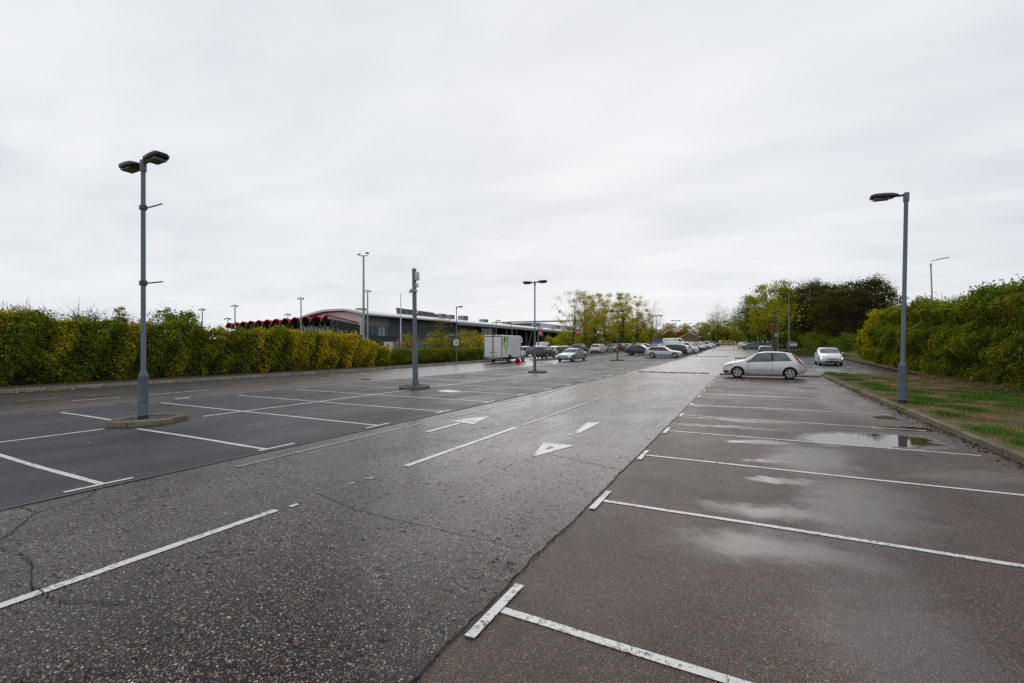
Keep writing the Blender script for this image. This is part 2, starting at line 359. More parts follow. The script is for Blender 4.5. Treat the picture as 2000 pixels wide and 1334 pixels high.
# ------------------------------------------------------------------ ground sheets
def ysteps(y0, y1):
    ys = [y0]; y = y0
    while y < y1-1e-6:
        y = min(y1, y+(3.0 if y >= 24 or y < -8 else 6.0)); ys.append(y)
    return ys
def sheet(name, x0, x1, y0, y1, dz, mat, label, cat, nx=1, xf0=None, xf1=None, kind='structure', fine=None, ycap=None):
    ys = ysteps(y0, y1) if fine is None else list(np.arange(y0, y1+1e-6, fine))
    v = []; f = []
    for y in ys:
        a = xf0(y) if xf0 else x0; b = xf1(y) if xf1 else x1
        for i in range(nx+1): v.append((a+(b-a)*i/nx, y, zr(y)+dz))
    for j in range(len(ys)-1):
        for i in range(nx):
            k = j*(nx+1)+i; f.append((k, k+1, k+nx+2, k+nx+1))
    b = MB(); b.add(v, f, mat); o = b.obj(name); tag(o, label, cat, None, kind); return o
ground = sheet('ground', -900, 900, -80, 1500, -.06, 'field_grass', 'grassy open ground around the whole car park', 'ground')
carpark = sheet('car_park', -62, 11.0, -12, 222, 0.0, 'road_asphalt', 'pinkish grey tarmac of the car park and its access road', 'tarmac')
_jr = random.Random(3); _jt = {}
def jag(y):
    k = round(y, 3)
    if k not in _jt: _jt[k] = _jr.uniform(-.012, .012)
    return -1.53+.004*math.sin(y*1.7+.6)+.003*math.sin(y*4.9)+_jt[k]+(.02 if 2.9 < y < 4.2 else 0)*math.sin((y-2.9)/1.3*math.pi)*-1
bays = sheet('parking_bays', -1.85, 3.62, -6, 30.6, .004, 'bay_asphalt', 'reddish brown tarmac of the parking bays beside the grass verge', 'tarmac', xf1=lambda y: 3.52+.012*y)
aisle = sheet('aisle', -7.0, -1.5, -8, 30.0, .011, 'aisle_asphalt', 'wet worn tarmac driving aisle with pale stone chippings', 'road', xf1=jag, fine=.09)
aisle_far = sheet('aisle_road', -7.0, -1.45, 30.0, 214, .010, 'road_asphalt', 'driving aisle climbing away between the parked cars', 'road')
dark = sheet('middle_parking_bays', -16.62, -7.0, -8, 205, .018, 'dark_asphalt', 'smooth blue grey tarmac of the double row of bays', 'tarmac')
busbay = sheet('bus_stop_bay', -24.75, -20.35, -8, 19.5, .005, 'bus_bay_asphalt', 'darker tarmac of the bus stop bay along the hedge', 'tarmac', xf1=lambda y: -20.35-.12*math.sin(y*.9)-max(0, y-14)*.35)
footway = sheet('footway', -27.6, -24.87, -10, 49, .115, 'footway_asphalt', 'brown tarmac footway running along the hedge', 'footway')
sidelane = sheet('side_lane', 3.9, 10.0, 42.0, 66.0, .005, 'dark_asphalt', 'dark patch of tarmac in the lane under the silver supermini', 'tarmac', xf1=lambda y: 9.0+.03*y)
farlane = sheet('far_car_park', 4.0, 40, 113, 215, .006, 'road_asphalt', 'tarmac of the far car park beyond the grass plot', 'tarmac')

# ------------------------------------------------------------------ painted markings (parts of the sheet they lie on)
def quad(name, parent, pts, dz, mat='white_paint', jit=0.0):
    r = random.Random(hash((round(pts[0][0], 2), round(pts[0][1], 2))) & 0xffff)
    b = MB(); v = [(x+r.uniform(-jit, jit), y+r.uniform(-jit, jit), zr(y)+dz) for x, y in pts]
    b.add(v, [list(range(len(v)))], mat); return b.obj(name, parent)
def xline(name, parent, x0, x1, y, dz, w=.08, mat='white_paint', n=14):
    """a line across the bays with a slightly ragged edge"""
    r = random.Random(int(y*100)+int(x0*10)+977); b = MB(); v = []; f = []
    for i in range(n+1):
        x = x0+(x1-x0)*i/n; e = r.uniform(-.004, .004); wv = .012*math.sin(i*.45+y)
        v += [(x, y-w/2+e+wv, zr(y)+dz), (x, y+w/2+r.uniform(-.004, .004)+wv, zr(y)+dz)]
    for i in range(n): f.append((2*i, 2*i+2, 2*i+3, 2*i+1))
    b.add(v, f, mat); return b.obj(name, parent)
def yline(name, parent, x, y0, y1, dz, w=.1, mat='white_paint', slant=0.0):
    ys = [y0]
    while ys[-1] < y1-1e-6: ys.append(min(y1, ys[-1]+1.0))
    r = random.Random(int(y0*100)+31); b = MB(); v = []; f = []
    for y in ys:
        xx = x+slant*(y-y0); v += [(xx-w/2+r.uniform(-.004, .004), y, zr(y)+dz), (xx+w/2+r.uniform(-.004, .004), y, zr(y)+dz)]
    for i in range(len(ys)-1): f.append((2*i, 2*i+1, 2*i+3, 2*i+2))
    b.add(v, f, mat); return b.obj(name, parent)
for k in range(-1, 12):
    y = 2.62+2.4*k
    if y > 29.5: break
    xline('bay_line', bays, -1.42, 3.38-.02*k if k else 3.4, y, .009 if y < 12 else .011, .068)
    yline('bay_end_mark', bays, -1.455, y-.34, y+.33, .0165, .064)
for k in range(-1, 24):
    y = 2.70+2.4*k
    isl = any(abs(y-c) < 1.2 for c in (5.4, 15.2))
    near = 'white_paint' if k < 14 else 'worn_white_paint'
    if k == 1:
        xline('bay_line', dark, -11.35, -7.17, y-.2, .023, .08); xline('bay_line', dark, -15.9, -12.9, y+.1, .023)
    elif k == 5:
        xline('bay_line', dark, -10.9, -7.17, y, .023); xline('bay_line', dark, -16.0, -12.8, y, .023)
    else: xline('bay_line', dark, -16.0, -7.17, y, .023, mat=near, n=24)
    yline('bay_end_mark', dark, -7.14, y-.35, y+.33, .0235, .07, near); yline('bay_end_mark', dark, -16.08, y-.33, y+.33, .0235, .08, 'worn_white_paint')
for y0, y1 in ((-6, 4.55), (6.5, 14.3), (15.95, 26.9), (28.3, 49.3), (51.6, 60)):
    yline('bay_centre_line', dark, -11.92, y0, y1, .0225, .10, 'white_paint' if y0 < 20 else 'worn_white_paint')
quad('white_patch', dark, [(-10.65, 14.35), (-9.85, 14.2), (-9.8, 14.85), (-10.7, 15.0)], .0225)
# edging lip between the dark bays and the aisle
yline('edging_strip', dark, -6.985, -8, 30, .022, .03, 'grey_concrete')
# aisle centre line, arrows
yline('lane_line', aisle, -4.40, -2.0, 3.13, .016, .092); yline('lane_line', aisle, -4.37, 5.14, 8.7, .016, .10)
yline('lane_line', aisle, -4.36, 9.0, 16.5, .016, .10, 'faint_paint'); yline('lane_line', aisle, -4.3, 17.5, 24, .016, .10, 'faint_paint')
yline('lane_fragment', aisle, -4.41, 4.12, 4.22, .016, .06, 'worn_white_paint'); yline('lane_fragment', aisle, -4.38, 4.4, 4.5, .016, .09, 'worn_white_paint'); yline('lane_fragment', aisle, -4.36, 3.26, 3.36, .016, .05)
for y0 in (4.0, 9.2, 14.0, 19.0): yline('worn_edge_line', aisle, -6.55+.012*y0, y0, y0+4.2, .016, .10, 'faint_paint')
quad('arrow_head', aisle, [(-2.97, 6.44), (-2.66, 7.55), (-3.23, 7.54)], .016, jit=.012); quad('arrow_shaft', aisle, [(-3.06, 8.68), (-2.95, 8.70), (-2.96, 10.16), (-3.20, 10.0)], .016, jit=.01)
quad('arrow_gouge', aisle, [(-3.0, 7.05), (-2.94, 7.08), (-2.93, 7.30), (-3.02, 7.28)], .0205, 'aisle_asphalt')
quad('arrow_fragment', aisle, [(-3.12, 8.45), (-3.02, 8.43), (-3.0, 8.52), (-3.1, 8.54)], .016)
quad('arrow_shaft', aisle, [(-5.80, 7.4), (-5.69, 7.4), (-5.69, 8.55), (-5.80, 8.6)], .016); quad('arrow_head', aisle, [(-6.12, 8.72), (-5.40, 8.62), (-5.64, 9.8)], .016, jit=.01)
def arrow(parent, x, y, s, dz, mat='worn_white_paint', L=1.0):
    quad('arrow_shaft', parent, [(x-.06, y), (x+.06, y), (x+.06, y+s*1.2*L), (x-.06, y+s*1.2*L)][::s], dz, mat)
    quad('arrow_head', parent, [(x-.33, y+s*1.2*L), (x+.33, y+s*1.2*L), (x, y+s*2.3*L)][::s], dz, mat)
arrow(aisle_far, -5.7, 38, 1, .016, 'white_paint', 1.3); arrow(aisle_far, -3.0, 44, -1, .016, 'worn_white_paint', 1.3); arrow(aisle_far, -3.0, 84, -1, .016, 'worn_white_paint', 1.4); arrow(aisle_far, -5.7, 76, 1, .016, 'worn_white_paint', 1.4)
for y0 in (33.5, 41, 48.5, 56): yline('lane_line', aisle_far, -4.3, y0, y0+3.2, .016, .1, 'faint_paint')
# access road: bus stop cage, lane dashes
for y0, y1 in ((5.66, 6.67), (7.39, 8.13), (9.1, 10.0), (10.7, 11.65), (12.5, 13.4), (14.3, 15.3), (16.4, 17.3)): yline('bus_cage_dash', busbay if y0 < 13 else carpark, -20.62, y0, y1, .012, .09, 'yellow_paint')
for y0 in (2.2, 3.9): yline('bus_cage_dash', busbay, -20.62, y0, y0+.9, .012, .09, 'yellow_paint')
yline('road_dash', carpark, -19.15, 6.5, 7.8, .012, .10); yline('road_dash', carpark, -19.15, 8.4, 10.6, .012, .13); yline('road_dash', carpark, -18.3, 3.0, 6.6, .012, .08, 'faint_paint'); yline('road_dash', carpark, -18.1, 8.3, 10.2, .012, .08, 'faint_paint'); yline('road_dash', carpark, -18.0, 11.2, 12.2, .012, .08, 'faint_paint')
quad('road_fragment', carpark, [(-16.95, 8.3), (-16.75, 8.3), (-16.7, 8.75), (-16.95, 8.75)], .012); quad('road_fragment', carpark, [(-17.4, 6.9), (-17.0, 6.95), (-17.05, 7.2), (-17.4, 7.1)], .012, 'faint_paint')
arrow(carpark, -22.5, 34.5, 1, .012, 'white_paint', 1.2); arrow(carpark, -20.6, 62, -1, .012, 'white_paint', 1.2)
for y0 in (22, 27, 31): yline('road_dash', carpark, -19.4, y0, y0+1.8, .012, .1, 'faint_paint')
def text_mesh(name, txt, size, mat, extr=0.0, sx=1.0, align='LEFT'):
    cu = bpy.data.curves.new(name, 'FONT'); cu.body = txt; cu.size = size; cu.extrude = extr; cu.align_x = align; cu.resolution_u = 2
    o = bpy.data.objects.new(name, cu); C.objects.link(o)
    me = bpy.data.meshes.new_from_object(o.evaluated_get(bpy.context.evaluated_depsgraph_get()))
    bpy.data.objects.remove(o); me.name = name; me.materials.clear(); me.materials.append(M[mat])
    for v in me.vertices: v.co.x *= sx
    return me
me = text_mesh('bus_stop_lettering', 'BUS STOP', 2.5, 'worn_yellow_paint', sx=.72)
o = link('bus_stop_lettering', me, carpark, (-21.2, 19.6, .013), R(90))
# cracks, joints, repairs
def crack(parent, pts, w, dz, mat='black_rubber', seed=1, sub=7):
    r = random.Random(seed); P = []
    for (a, b) in zip(pts[:-1], pts[1:]):
        for i in range(sub): t = i/sub; P.append((a[0]+(b[0]-a[0])*t+r.uniform(-1, 1)*.012, a[1]+(b[1]-a[1])*t+r.uniform(-1, 1)*.012))
    P.append(pts[-1]); b = MB(); v = []; f = []
    for i, p in enumerate(P):
        q = P[min(i+1, len(P)-1)]; o_ = P[max(i-1, 0)]; d = Vector((q[0]-o_[0], q[1]-o_[1])); n = Vector((-d.y, d.x)).normalized()
        ww = w*r.uniform(.45, 1.0)*(1 if 0 < i < len(P)-1 else .15)
        v += [(p[0]-n.x*ww/2, p[1]-n.y*ww/2, zr(p[1])+dz), (p[0]+n.x*ww/2, p[1]+n.y*ww/2, zr(p[1])+dz)]
    for i in range(len(P)-1): f.append((2*i, 2*i+1, 2*i+3, 2*i+2))
    b.add(v, f, mat); return b.obj('crack', parent)
simple('crack_dark', (.011, .010, .010), .85)
crack(aisle, [(-5.95, 1.40), (-5.65, 1.45), (-5.3, 1.5), (-4.98, 1.45), (-4.6, 1.33), (-4.46, 1.33), (-4.2, 1.33), (-4.08, 1.35), (-3.85, 1.46), (-3.66, 1.54)], .013, .0215, 'crack_dark', 2)
crack(aisle, [(-5.9, 1.42), (-6.0, 1.6), (-6.25, 1.75), (-6.5, 1.9), (-6.6, 2.0), (-6.54, 2.2), (-6.75, 2.45), (-6.95, 2.58)], .014, .016, 'crack_dark', 3)
crack(aisle, [(-6.5, 1.95), (-6.8, 1.95), (-6.98, 1.9)], .012, .016, 'crack_dark', 4)
crack(aisle, [(-2.91, 6.76), (-2.6, 6.70), (-2.2, 6.55), (-1.8, 6.44), (-1.53, 6.37)], .014, .016, 'crack_dark', 5)
crack(aisle, [(-5.6, 6.85), (-4.6, 6.9), (-3.6, 6.8)], .010, .016, 'crack_dark', 6)
crack(aisle, [(-4.6, 3.75), (-3.66, 3.52), (-2.62, 3.5), (-2.0, 3.5), (-1.57, 3.47)], .008, .016, 'crack_dark', 7)
crack(aisle, [(-6.9, 7.6), (-6.2, 7.9), (-5.6, 8.0)], .012, .016, 'crack_dark', 8)
for k, (a, b) in enumerate([(-1.2, 2.0), (1.7, 4.6), (4.4, 6.6), (6.4, 9.4), (9.2, 13.2), (13.0, 18.0)]):
    ys = np.arange(a, b, .09); crack(aisle, [(jag(round(y, 3))+.012, float(y)) for y in ys], .013 if a < 7 else .009, .0155, 'crack_dark', 20+k, 1)
crack(aisle, [(-6.8, 12.2), (-6.5, 15.2), (-6.75, 18.0)], .03, .016, 'crack_dark', 31)
def blotch(parent, cx, cy, rx, ry, dz, mat, seed):
    r = random.Random(seed); n = 18; b = MB(); pts = []
    for i in range(n):
        t = 2*math.pi*i/n; k = r.uniform(.7, 1.1); pts.append((cx+rx*k*math.cos(t), cy+ry*k*math.sin(t), zr(cy)+dz))
    b.add(pts, [list(range(n))], mat); return b.obj('manhole_cover' if 'cover' in mat else 'tarmac_patch', parent)
for i, (x, y, rx, ry) in enumerate([(-18.0, 18.0, .35, .3), (-17.6, 41.5, 1.0, .6), (-15.0, 63, .9, .6), (-18.5, 66, 1.2, .5)]): blotch(carpark if x < -16.6 else dark, x, y, rx, ry, .0235, 'bus_bay_asphalt', 40+i)
for i, (x, y) in enumerate([(-5.2, 25.8), (6.3, 39.5)]):
    b = MB(); b.box((x, y, .013+zr(y)), (.55, .4, .012), 'dark_steel'); b.obj('drain_cover', aisle if x < 0 else carpark)
yline('lane_line', carpark, 7.2, 43.5, 44.8, .012, .09); quad('lane_line', carpark, [(6.2, 36.2), (6.3, 36.2), (5.4, 38.4), (5.3, 38.4)], .012); quad('lane_line', carpark, [(3.5, 33.3), (3.62, 33.3), (2.9, 36.5), (2.78, 36.5)], .012)
quad('lane_line', carpark, [(-1.3, 34), (-1.18, 34), (-1.18, 58), (-1.3, 58)], .012, 'white_paint')

# ------------------------------------------------------------------ kerbs, one stone at a time
def kerb_run(name, label, pts, w, h, mat, L=.915, side=1, base=0.0, jit=.006):
    """stones laid end to end along a polyline; the face nearest the road lies on the polyline"""
    o = thing(name, label, 'kerb', kind='structure'); r = random.Random(len(name)+int(pts[0][0]*7))
    P = [Vector((p[0], p[1])) for p in pts]; seg = 0; pos = P[0].copy(); cache = None
    out = []
    for a, b in zip(P[:-1], P[1:]):
        d = b-a; n = max(1, round(d.length/L)); l = d.length/n; u = d.normalized(); nrm = Vector((-u.y, u.x))*-side
        for i in range(n):
            c = a+u*(l*(i+.5))+nrm*(w/2)
            if cache is None or abs(cache[1]-l) > .02:
                m = MB(); x, y = (l-.022)/2, w/2; ch = .022
                prof = [(-y, -.1), (-y, h-ch), (-y+ch*.8, h), (y-.006, h), (y, h-.006), (y, -.1)] if side > 0 else [(-y, -.1), (-y, h-.006), (-y+.006, h), (y-ch*.8, h), (y, h-ch), (y, -.1)]
                k = len(prof); vs = [(-x, p[0], p[1]) for p in prof]+[(x, p[0], p[1]) for p in prof]
                fs = [(j, j+1, k+j+1, k+j) for j in range(k-1)]+[list(range(k))[::-1], [k+j for j in range(k)]]
                m.add(vs, fs, mat); ob = m.obj('kerb_stone', o); cache = (ob.data, l)
            else: ob = link('kerb_stone', cache[0], o)
            ob.location = (c.x+r.uniform(-jit, jit), c.y+r.uniform(-jit, jit), zr(c.y)+base+r.uniform(-jit, jit))
            ob.rotation_euler = (r.uniform(-.012, .012), r.uniform(-.006, .006), math.atan2(u.y, u.x)+r.uniform(-.008, .008)); out.append(ob)
    return o
kerb_run('verge_kerb', 'weathered mossy concrete kerb along the grass verge', [(3.50, 3.0), (3.62, 10), (3.72, 18), (3.84, 30.4)], .13, .115, 'kerb_concrete', side=-1*-1)
kerb_run('footway_kerb', 'pale concrete kerb between the bus stop bay and the footway', [(-24.75, -6), (-24.75, 24), (-24.85, 46.5)], .13, .125, 'grey_concrete', side=-1)
kerb_run('build_out_kerb', 'low kerb of the build-out beyond the box van', [(-22.8, 49.0), (-20.6, 51.0), (-20.3, 60.0), (-20.4, 86.0)], .13, .10, 'grey_concrete', side=-1)
kerb_run('lane_kerb', 'kerb at the foot of the tall green hedge by the side lane', [(9.35, 34.4), (9.55, 40), (10.1, 50), (10.5, 60), (10.6, 70)], .13, .11, 'kerb_concrete', side=1)
kerb_run('plot_kerb', 'low kerb at the near edge of the far grass plot', [(10.0, 66.6), (3.4, 66.6), (3.4, 95)], .13, .09, 'kerb_concrete', side=-1)
buildout = sheet('build_out', -24.5, -20.45, 51, 86, .09, 'footway_asphalt', 'brown paved build-out in front of the parked row', 'paving', xf0=lambda y: -21.9)
# strip island behind the silver hatchback
isl = thing('strip_island', 'narrow mossy kerbed strip island behind the silver hatchback', 'island', kind='structure')
for side, yy in ((1, 30.65), (-1, 31.15)):
    for i in range(6):
        b = MB(); b.box((-1.45+.87*(i+.5), yy, .05), (.855, .12, .12), 'kerb_concrete', bev=.02); b.obj('kerb_stone', isl)
b = MB(); b.box((1.15, 30.9, .04), (5.1, .38, .12), 'verge_soil'); b.obj('infill', isl)
for nm, ya, lab, x0 in (('strip_island', 61.0, 'low dark kerbed strip across the bays by the dark estate', -1.2),):
    isl2 = thing(nm, lab, 'island', kind='structure')
    for i in range(6):
        b = MB(); b.box((x0+.9*(i+.5), ya, zr(ya)+.05), (.88, .25, .14), 'kerb_concrete', bev=.02); b.obj('kerb_stone', isl2)
# lamp islands
def lamp_island(label, cx, cy, lx, ly, n, grp='kerbed islands under the lamp posts'):
    o = thing('lamp_island', label, 'island', (cx, cy, zr(cy)), group=grp)
    ring = [(lx*math.cos(2*math.pi*(i+.5)/n), ly*math.sin(2*math.pi*(i+.5)/n)) for i in range(n)] if n > 6 else [(-lx*.55, -ly*.72), (0, -ly), (lx*.55, -ly*.72), (lx, -ly*.1), (lx*.9, ly*.3), (lx*.5, ly*.85), (0, ly), (-lx*.5, ly*.85), (-lx*.95, ly*.25), (-lx, -ly*.2)]
    N = len(ring)
    for i in range(N):
        a, c = ring[i], ring[(i+1) % N]; k = .72
        ai, ci = (a[0]*k, a[1]*k), (c[0]*k, c[1]*k)
        def sh(p, q, t): return (p[0]+(q[0]-p[0])*t, p[1]+(q[1]-p[1])*t)
        e = .018
        poly = [sh(a, c, e), sh(a, c, 1-e), sh(ai, ci, 1-e), sh(ai, ci, e)]
        b = MB(); b.prism(poly, 0, .125+random.uniform(-.008, .008), 'kerb_concrete', .018); b.obj('kerb_stone', o)
    b = MB(); b.prism([(p[0]*.74, p[1]*.74) for p in ring], 0, .105, 'bus_bay_asphalt'); b.obj('infill', o)
    return o
lamp_island('boat-shaped kerbed island under the tall twin lamp with two side brackets', -12.12, 5.45, .66, .78, 6)
lamp_island('rounded kerbed island under the square camera pole', -12.2, 14.9, .62, .72, 8)
lamp_island('kerbed island under the twin lamp beside the box van', -12.3, 27.6, .62, .72, 8)
lamp_island('kerbed island under the twin lamp beside the grey crossover', -12.88, 51.0, .85, 1.0, 8)
# rubber speed humps
def hump(label, x0, x1, y, n):
    o = thing('speed_hump', label, 'speed hump', (0, 0, zr(y)), group='rubber speed humps across the aisle'); w = (x1-x0)/n
    for i in range(n):
        b = MB(); xa, xb = x0+w*i+.012, x0+w*(i+1)-.012
        def seg(xa, xb, m, e):
            pr = [(y-.24, .012), (y-.12, .055+e), (y, .066+e), (y+.12, .055+e), (y+.24, .012)]; k = len(pr)
            b.add([(xa, p[0], p[1]) for p in pr]+[(xb, p[0], p[1]) for p in pr], [(j, j+k, j+k+1, j+1) for j in range(k-1)]+[list(range(k)), [k+j for j in range(k)][::-1]], m)
        seg(xa, xb, 'black_rubber', 0)
        sg = b.obj('segment', o)
        if i % 1 == 0 and 0 < i:
            b = MB(); seg(xa-.04, xa+.1, 'yellow_paint', .003); b.obj('yellow_insert', sg)
    return o
hump('black rubber speed hump with yellow inserts beside the silver hatchback', -6.5, -2.1, 31.4, 7)
hump('black rubber speed hump level with the dark tall SUV', -6.3, -2.0, 66.5, 7)
hump('black rubber speed hump farthest up the aisle', -6.3, -2.0, 101, 7)

# ------------------------------------------------------------------ grass verge
def patchy(name, poly_x0, poly_x1, y0, y1, base, label, nx=14, step=.7, mat='verge_soil'):
    v = []; f = []; ys = np.arange(y0, y1+1e-6, step)
    for y in ys:
        a, b_ = poly_x0(y), poly_x1(y)
        for i in range(nx+1):
            x = a+(b_-a)*i/nx; t = i/nx
            z = zr(y)+base+(0 if i in (0,) else .05*math.sin(x*1.3+y*.7)*math.sin(y*.9)*.5+.03*math.sin(x*3.1+y*2.3)+.06*t)
            v.append((x, y, z))
    for j in range(len(ys)-1):
        for i in range(nx): k = j*(nx+1)+i; f.append((k, k+1, k+nx+2, k+nx+1))
    b = MB(); b.add(v, f, mat, True); o = b.obj(name); tag(o, label, 'verge', None, 'structure'); return o
verge = patchy('grass_verge', lambda y: 3.6+.012*y, lambda y: 18.0, 2.0, 33.6, .10, 'worn grass verge of bare soil and green tufts by the kerb')
verge2 = patchy('hedge_bank', lambda y: 9.0+.025*(y-33), lambda y: 24.0, 33.6, 96, .09, 'leaf-strewn bank under the tall hedge')
plot = patchy('grass_plot', lambda y: 3.55, lambda y: 24.0, 66.8, 113, .08, 'dark green far grass plot with the copper trees', mat='field_grass')
lb = patchy('hedge_bed', lambda y: -40.0, lambda y: -27.5, -8.0, 50, .06, 'leaf-strewn soil bed under the long autumn hedge')
def yscat(name, n, sampler, size, cols, label, cat, lift=.012, kind='stuff', mat='litter', flat=True):
    """loose leaves / blades as one mesh"""
    P = np.array([sampler() for _ in range(n)]); return leaf_obj(name, P, size, cols, mat, flat=flat, label=label, cat=cat, kind=kind, lift=lift)
def leaf_geo(P, size, flat=False, up=0.0, outward=None, aspect=.55):
    n = len(P); a = rng.normal(size=(n, 3)); 
    if flat: a[:, 2] *= .12
    a /= np.linalg.norm(a, axis=1)[:, None]+1e-9
    b = rng.normal(size=(n, 3))
    if flat: b[:, 2] *= .25
    if outward is not None:
        nn = outward+rng.normal(size=(n, 3))*.75; nn /= np.linalg.norm(nn, axis=1)[:, None]+1e-9
        b = np.cross(nn, a)
    b -= a*np.sum(a*b, axis=1)[:, None]; b /= np.linalg.norm(b, axis=1)[:, None]+1e-9
    s = size*rng.uniform(.6, 1.35, n)[:, None]
    v = np.empty((n, 4, 3)); v[:, 0] = P-a*s*.5; v[:, 2] = P+a*s*.5; v[:, 1] = P+b*s*aspect*.5-a*s*.05; v[:, 3] = P-b*s*aspect*.5-a*s*.05
    return v.reshape(-1, 3)
def quads_mesh(name, V, colors, mat):
    n = len(V)//4; me = bpy.data.meshes.new(name)
    me.vertices.add(len(V)); me.vertices.foreach_set('co', V.astype(np.float32).ravel())
    me.loops.add(len(V)); me.loops.foreach_set('vertex_index', np.arange(len(V), dtype=np.int32))
    me.polygons.add(n); me.polygons.foreach_set('loop_start', np.arange(0, len(V), 4, dtype=np.int32)); me.polygons.foreach_set('loop_total', np.full(n, 4, dtype=np.int32))
    me.update(calc_edges=True)
    at = me.attributes.new('tint', 'FLOAT_COLOR', 'POINT'); c4 = np.ones((n, 4)); c4[:, :3] = colors
    at.data.foreach_set('color', np.repeat(c4, 4, axis=0).astype(np.float32).ravel())
    me.materials.append(M[mat]); return me
def pal(n, cols, wts=None):
    cols = np.array(cols); k = rng.choice(len(cols), n, p=wts); c = cols[k]*rng.uniform(.65, 1.35, (n, 1)); return np.clip(c, 0, 1)
def leaf_obj(name, P, size, cols, mat, flat=False, label=None, cat=None, kind=None, parent=None, lift=0.0):
    P = np.asarray(P, float).copy(); P[:, 2] += lift
    me = quads_mesh(name, leaf_geo(P, size, flat), pal(len(P), cols), mat); return link(name, me, parent, label=label, cat=cat, kind=kind)
def kx(y): return 3.50+.0125*y
U = random.uniform
def s_kerb():
    y = 4+27*U(0, 1)**.8; return (kx(y)-abs(random.gauss(0, .13))-.01, y, .006)
yscat('kerbside_leaf_litter', 1500, s_kerb, .055, [(.16, .07, .03), (.10, .045, .022), (.20, .11, .045), (.06, .035, .02)], 'brown fallen leaves in the gutter of the verge kerb', 'leaves')
def s_lk():
    c = random.choice([(6.9, .5), (8.6, .35), (9.5, .2), (12.6, .6), (7.4, .7), (11, 3), (16, 5)]); y = random.gauss(*c); return (-24.70+abs(random.gauss(0, .09)), y, .012)
yscat('gutter_leaf_litter', 1300, s_lk, .075, [(.55, .34, .05), (.45, .25, .04), (.30, .16, .05), (.5, .4, .1)], 'yellow fallen leaves gathered along the footway kerb', 'leaves')
def s_ub():
    y = U(-2, 48); return (-27.35+random.gauss(0, .25), y, .125)
yscat('hedge_leaf_litter', 2600, s_ub, .08, [(.13, .06, .03), (.20, .10, .04), (.08, .045, .025), (.16, .12, .05)], 'brown fallen leaves along the foot of the long hedge', 'leaves')
def s_hb():
    y = U(16, 66); x = 8.7+.02*(y-20)+random.gauss(-.35, .45); return (x, y, zr(y)+.17 if y < 33.6 else zr(y)+.12)
yscat('bank_leaf_litter', 3200, s_hb, .08, [(.17, .075, .035), (.12, .05, .025), (.22, .12, .06), (.07, .04, .025)], 'reddish fallen leaves under the tall green hedge', 'leaves')
def s_ver():
    y = U(5, 33); return (U(3.8, 9.5), y, .15)
yscat('verge_leaf_litter', 2200, s_ver, .05, [(.17, .10, .055), (.12, .07, .04), (.22, .15, .09), (.30, .25, .18)], 'dead leaves scattered over the worn verge', 'leaves')
def s_tar():
    return (U(-1.3, 3.4), U(2, 24), .011)
yscat('bay_leaf_specks', 70, s_tar, .03, [(.05, .04, .03), (.4, .38, .33), (.2, .12, .06)], 'specks of leaf and grit lying on the brown bays', 'litter')
def s_tar2(): return (U(-15.5, -7.4), U(2.5, 14), .024)
yscat('bay_grit_specks', 130, s_tar2, .035, [(.45, .45, .43), (.5, .5, .48), (.2, .18, .15)], 'pale specks of grit lying on the blue grey bays', 'litter')
# grass blades: thin coat over the verge plus brighter weed tufts
def vh(x, y):
    t = min(1, max(0, (x-(3.6+.012*y))/(18-3.6))); return zr(y)+.10+.05*math.sin(x*1.3+y*.7)*math.sin(y*.9)*.5+.03*math.sin(x*3.1+y*2.3)+.06*t
def blades(name, pts, h, w, cols, label, lean=.5, hv=None):
    n = len(pts); P = np.array(pts); d = rng.normal(size=(n, 2)); d /= np.linalg.norm(d, axis=1)[:, None]; hh = h*rng.uniform(.5, 1.3, n)
    V = np.zeros((n, 4, 3)); side = np.stack([-d[:, 1], d[:, 0]], 1)*w*.5
    V[:, 0, :2] = P[:, :2]-side; V[:, 1, :2] = P[:, :2]+side; V[:, 0, 2] = V[:, 1, 2] = P[:, 2]-.01
    tip = P[:, :2]+d*(hh*lean*rng.uniform(.2, 1.3, n))[:, None]
    V[:, 2, :2] = tip+side*.15; V[:, 3, :2] = tip-side*.15; V[:, 2, 2] = V[:, 3, 2] = P[:, 2]+hh
    me = quads_mesh(name, V.reshape(-1, 3), pal(n, cols), 'blade'); return link(name, me, label=label, cat='grass', kind='stuff')
def gmask(x, y): return .5+.5*math.sin(x*.9+1.3*math.sin(y*.35))*math.sin(y*.55+x*.3)+.35*math.sin(x*2.3+y*1.1)
pts = []
while len(pts) < 30000:
    y = 5+28*U(0, 1); x = U(3.75+.012*y, 10.0)
    if x > .45*y+3.0: continue
    if gmask(x, y)+U(-.5, .5) > (.42 if x > 6.3 and y < 23 else .74 if x > 5.6 else 1.05): pts.append((x, y, vh(x, y)))
blades('grass', pts, .035, .010, [(.07, .12, .018), (.09, .135, .022), (.12, .13, .03), (.17, .135, .045), (.18, .125, .05)], 'thin patchy grass over the worn verge')
pts = []
for cx, cy, r_, n in [(4.75, 30.2, .55, 2600), (4.55, 27.2, .5, 2400), (4.7, 24.0, .5, 2200), (4.55, 21.4, .45, 1800), (4.9, 18.3, .5, 1600), (4.5, 17.2, .3, 900), (5.15, 16.3, .5, 1500), (4.3, 12.4, .42, 2200), (4.3, 14.5, .3, 700), (4.15, 10.6, .25, 900), (5.4, 21, .5, 900), (6.6, 19.5, 1.0, 2200), (7.5, 21.5, 1.2, 2400), (7.0, 17.8, .9, 1600), (4.4, 32.4, .4, 1800), (5.2, 33.0, .3, 500)]:
    for _ in range(int(n*.62)):
        x, y = random.gauss(cx, r_*.42), random.gauss(cy, r_*.75)
        if x > 3.75+.0125*y: pts.append((x, y, vh(x, y)))
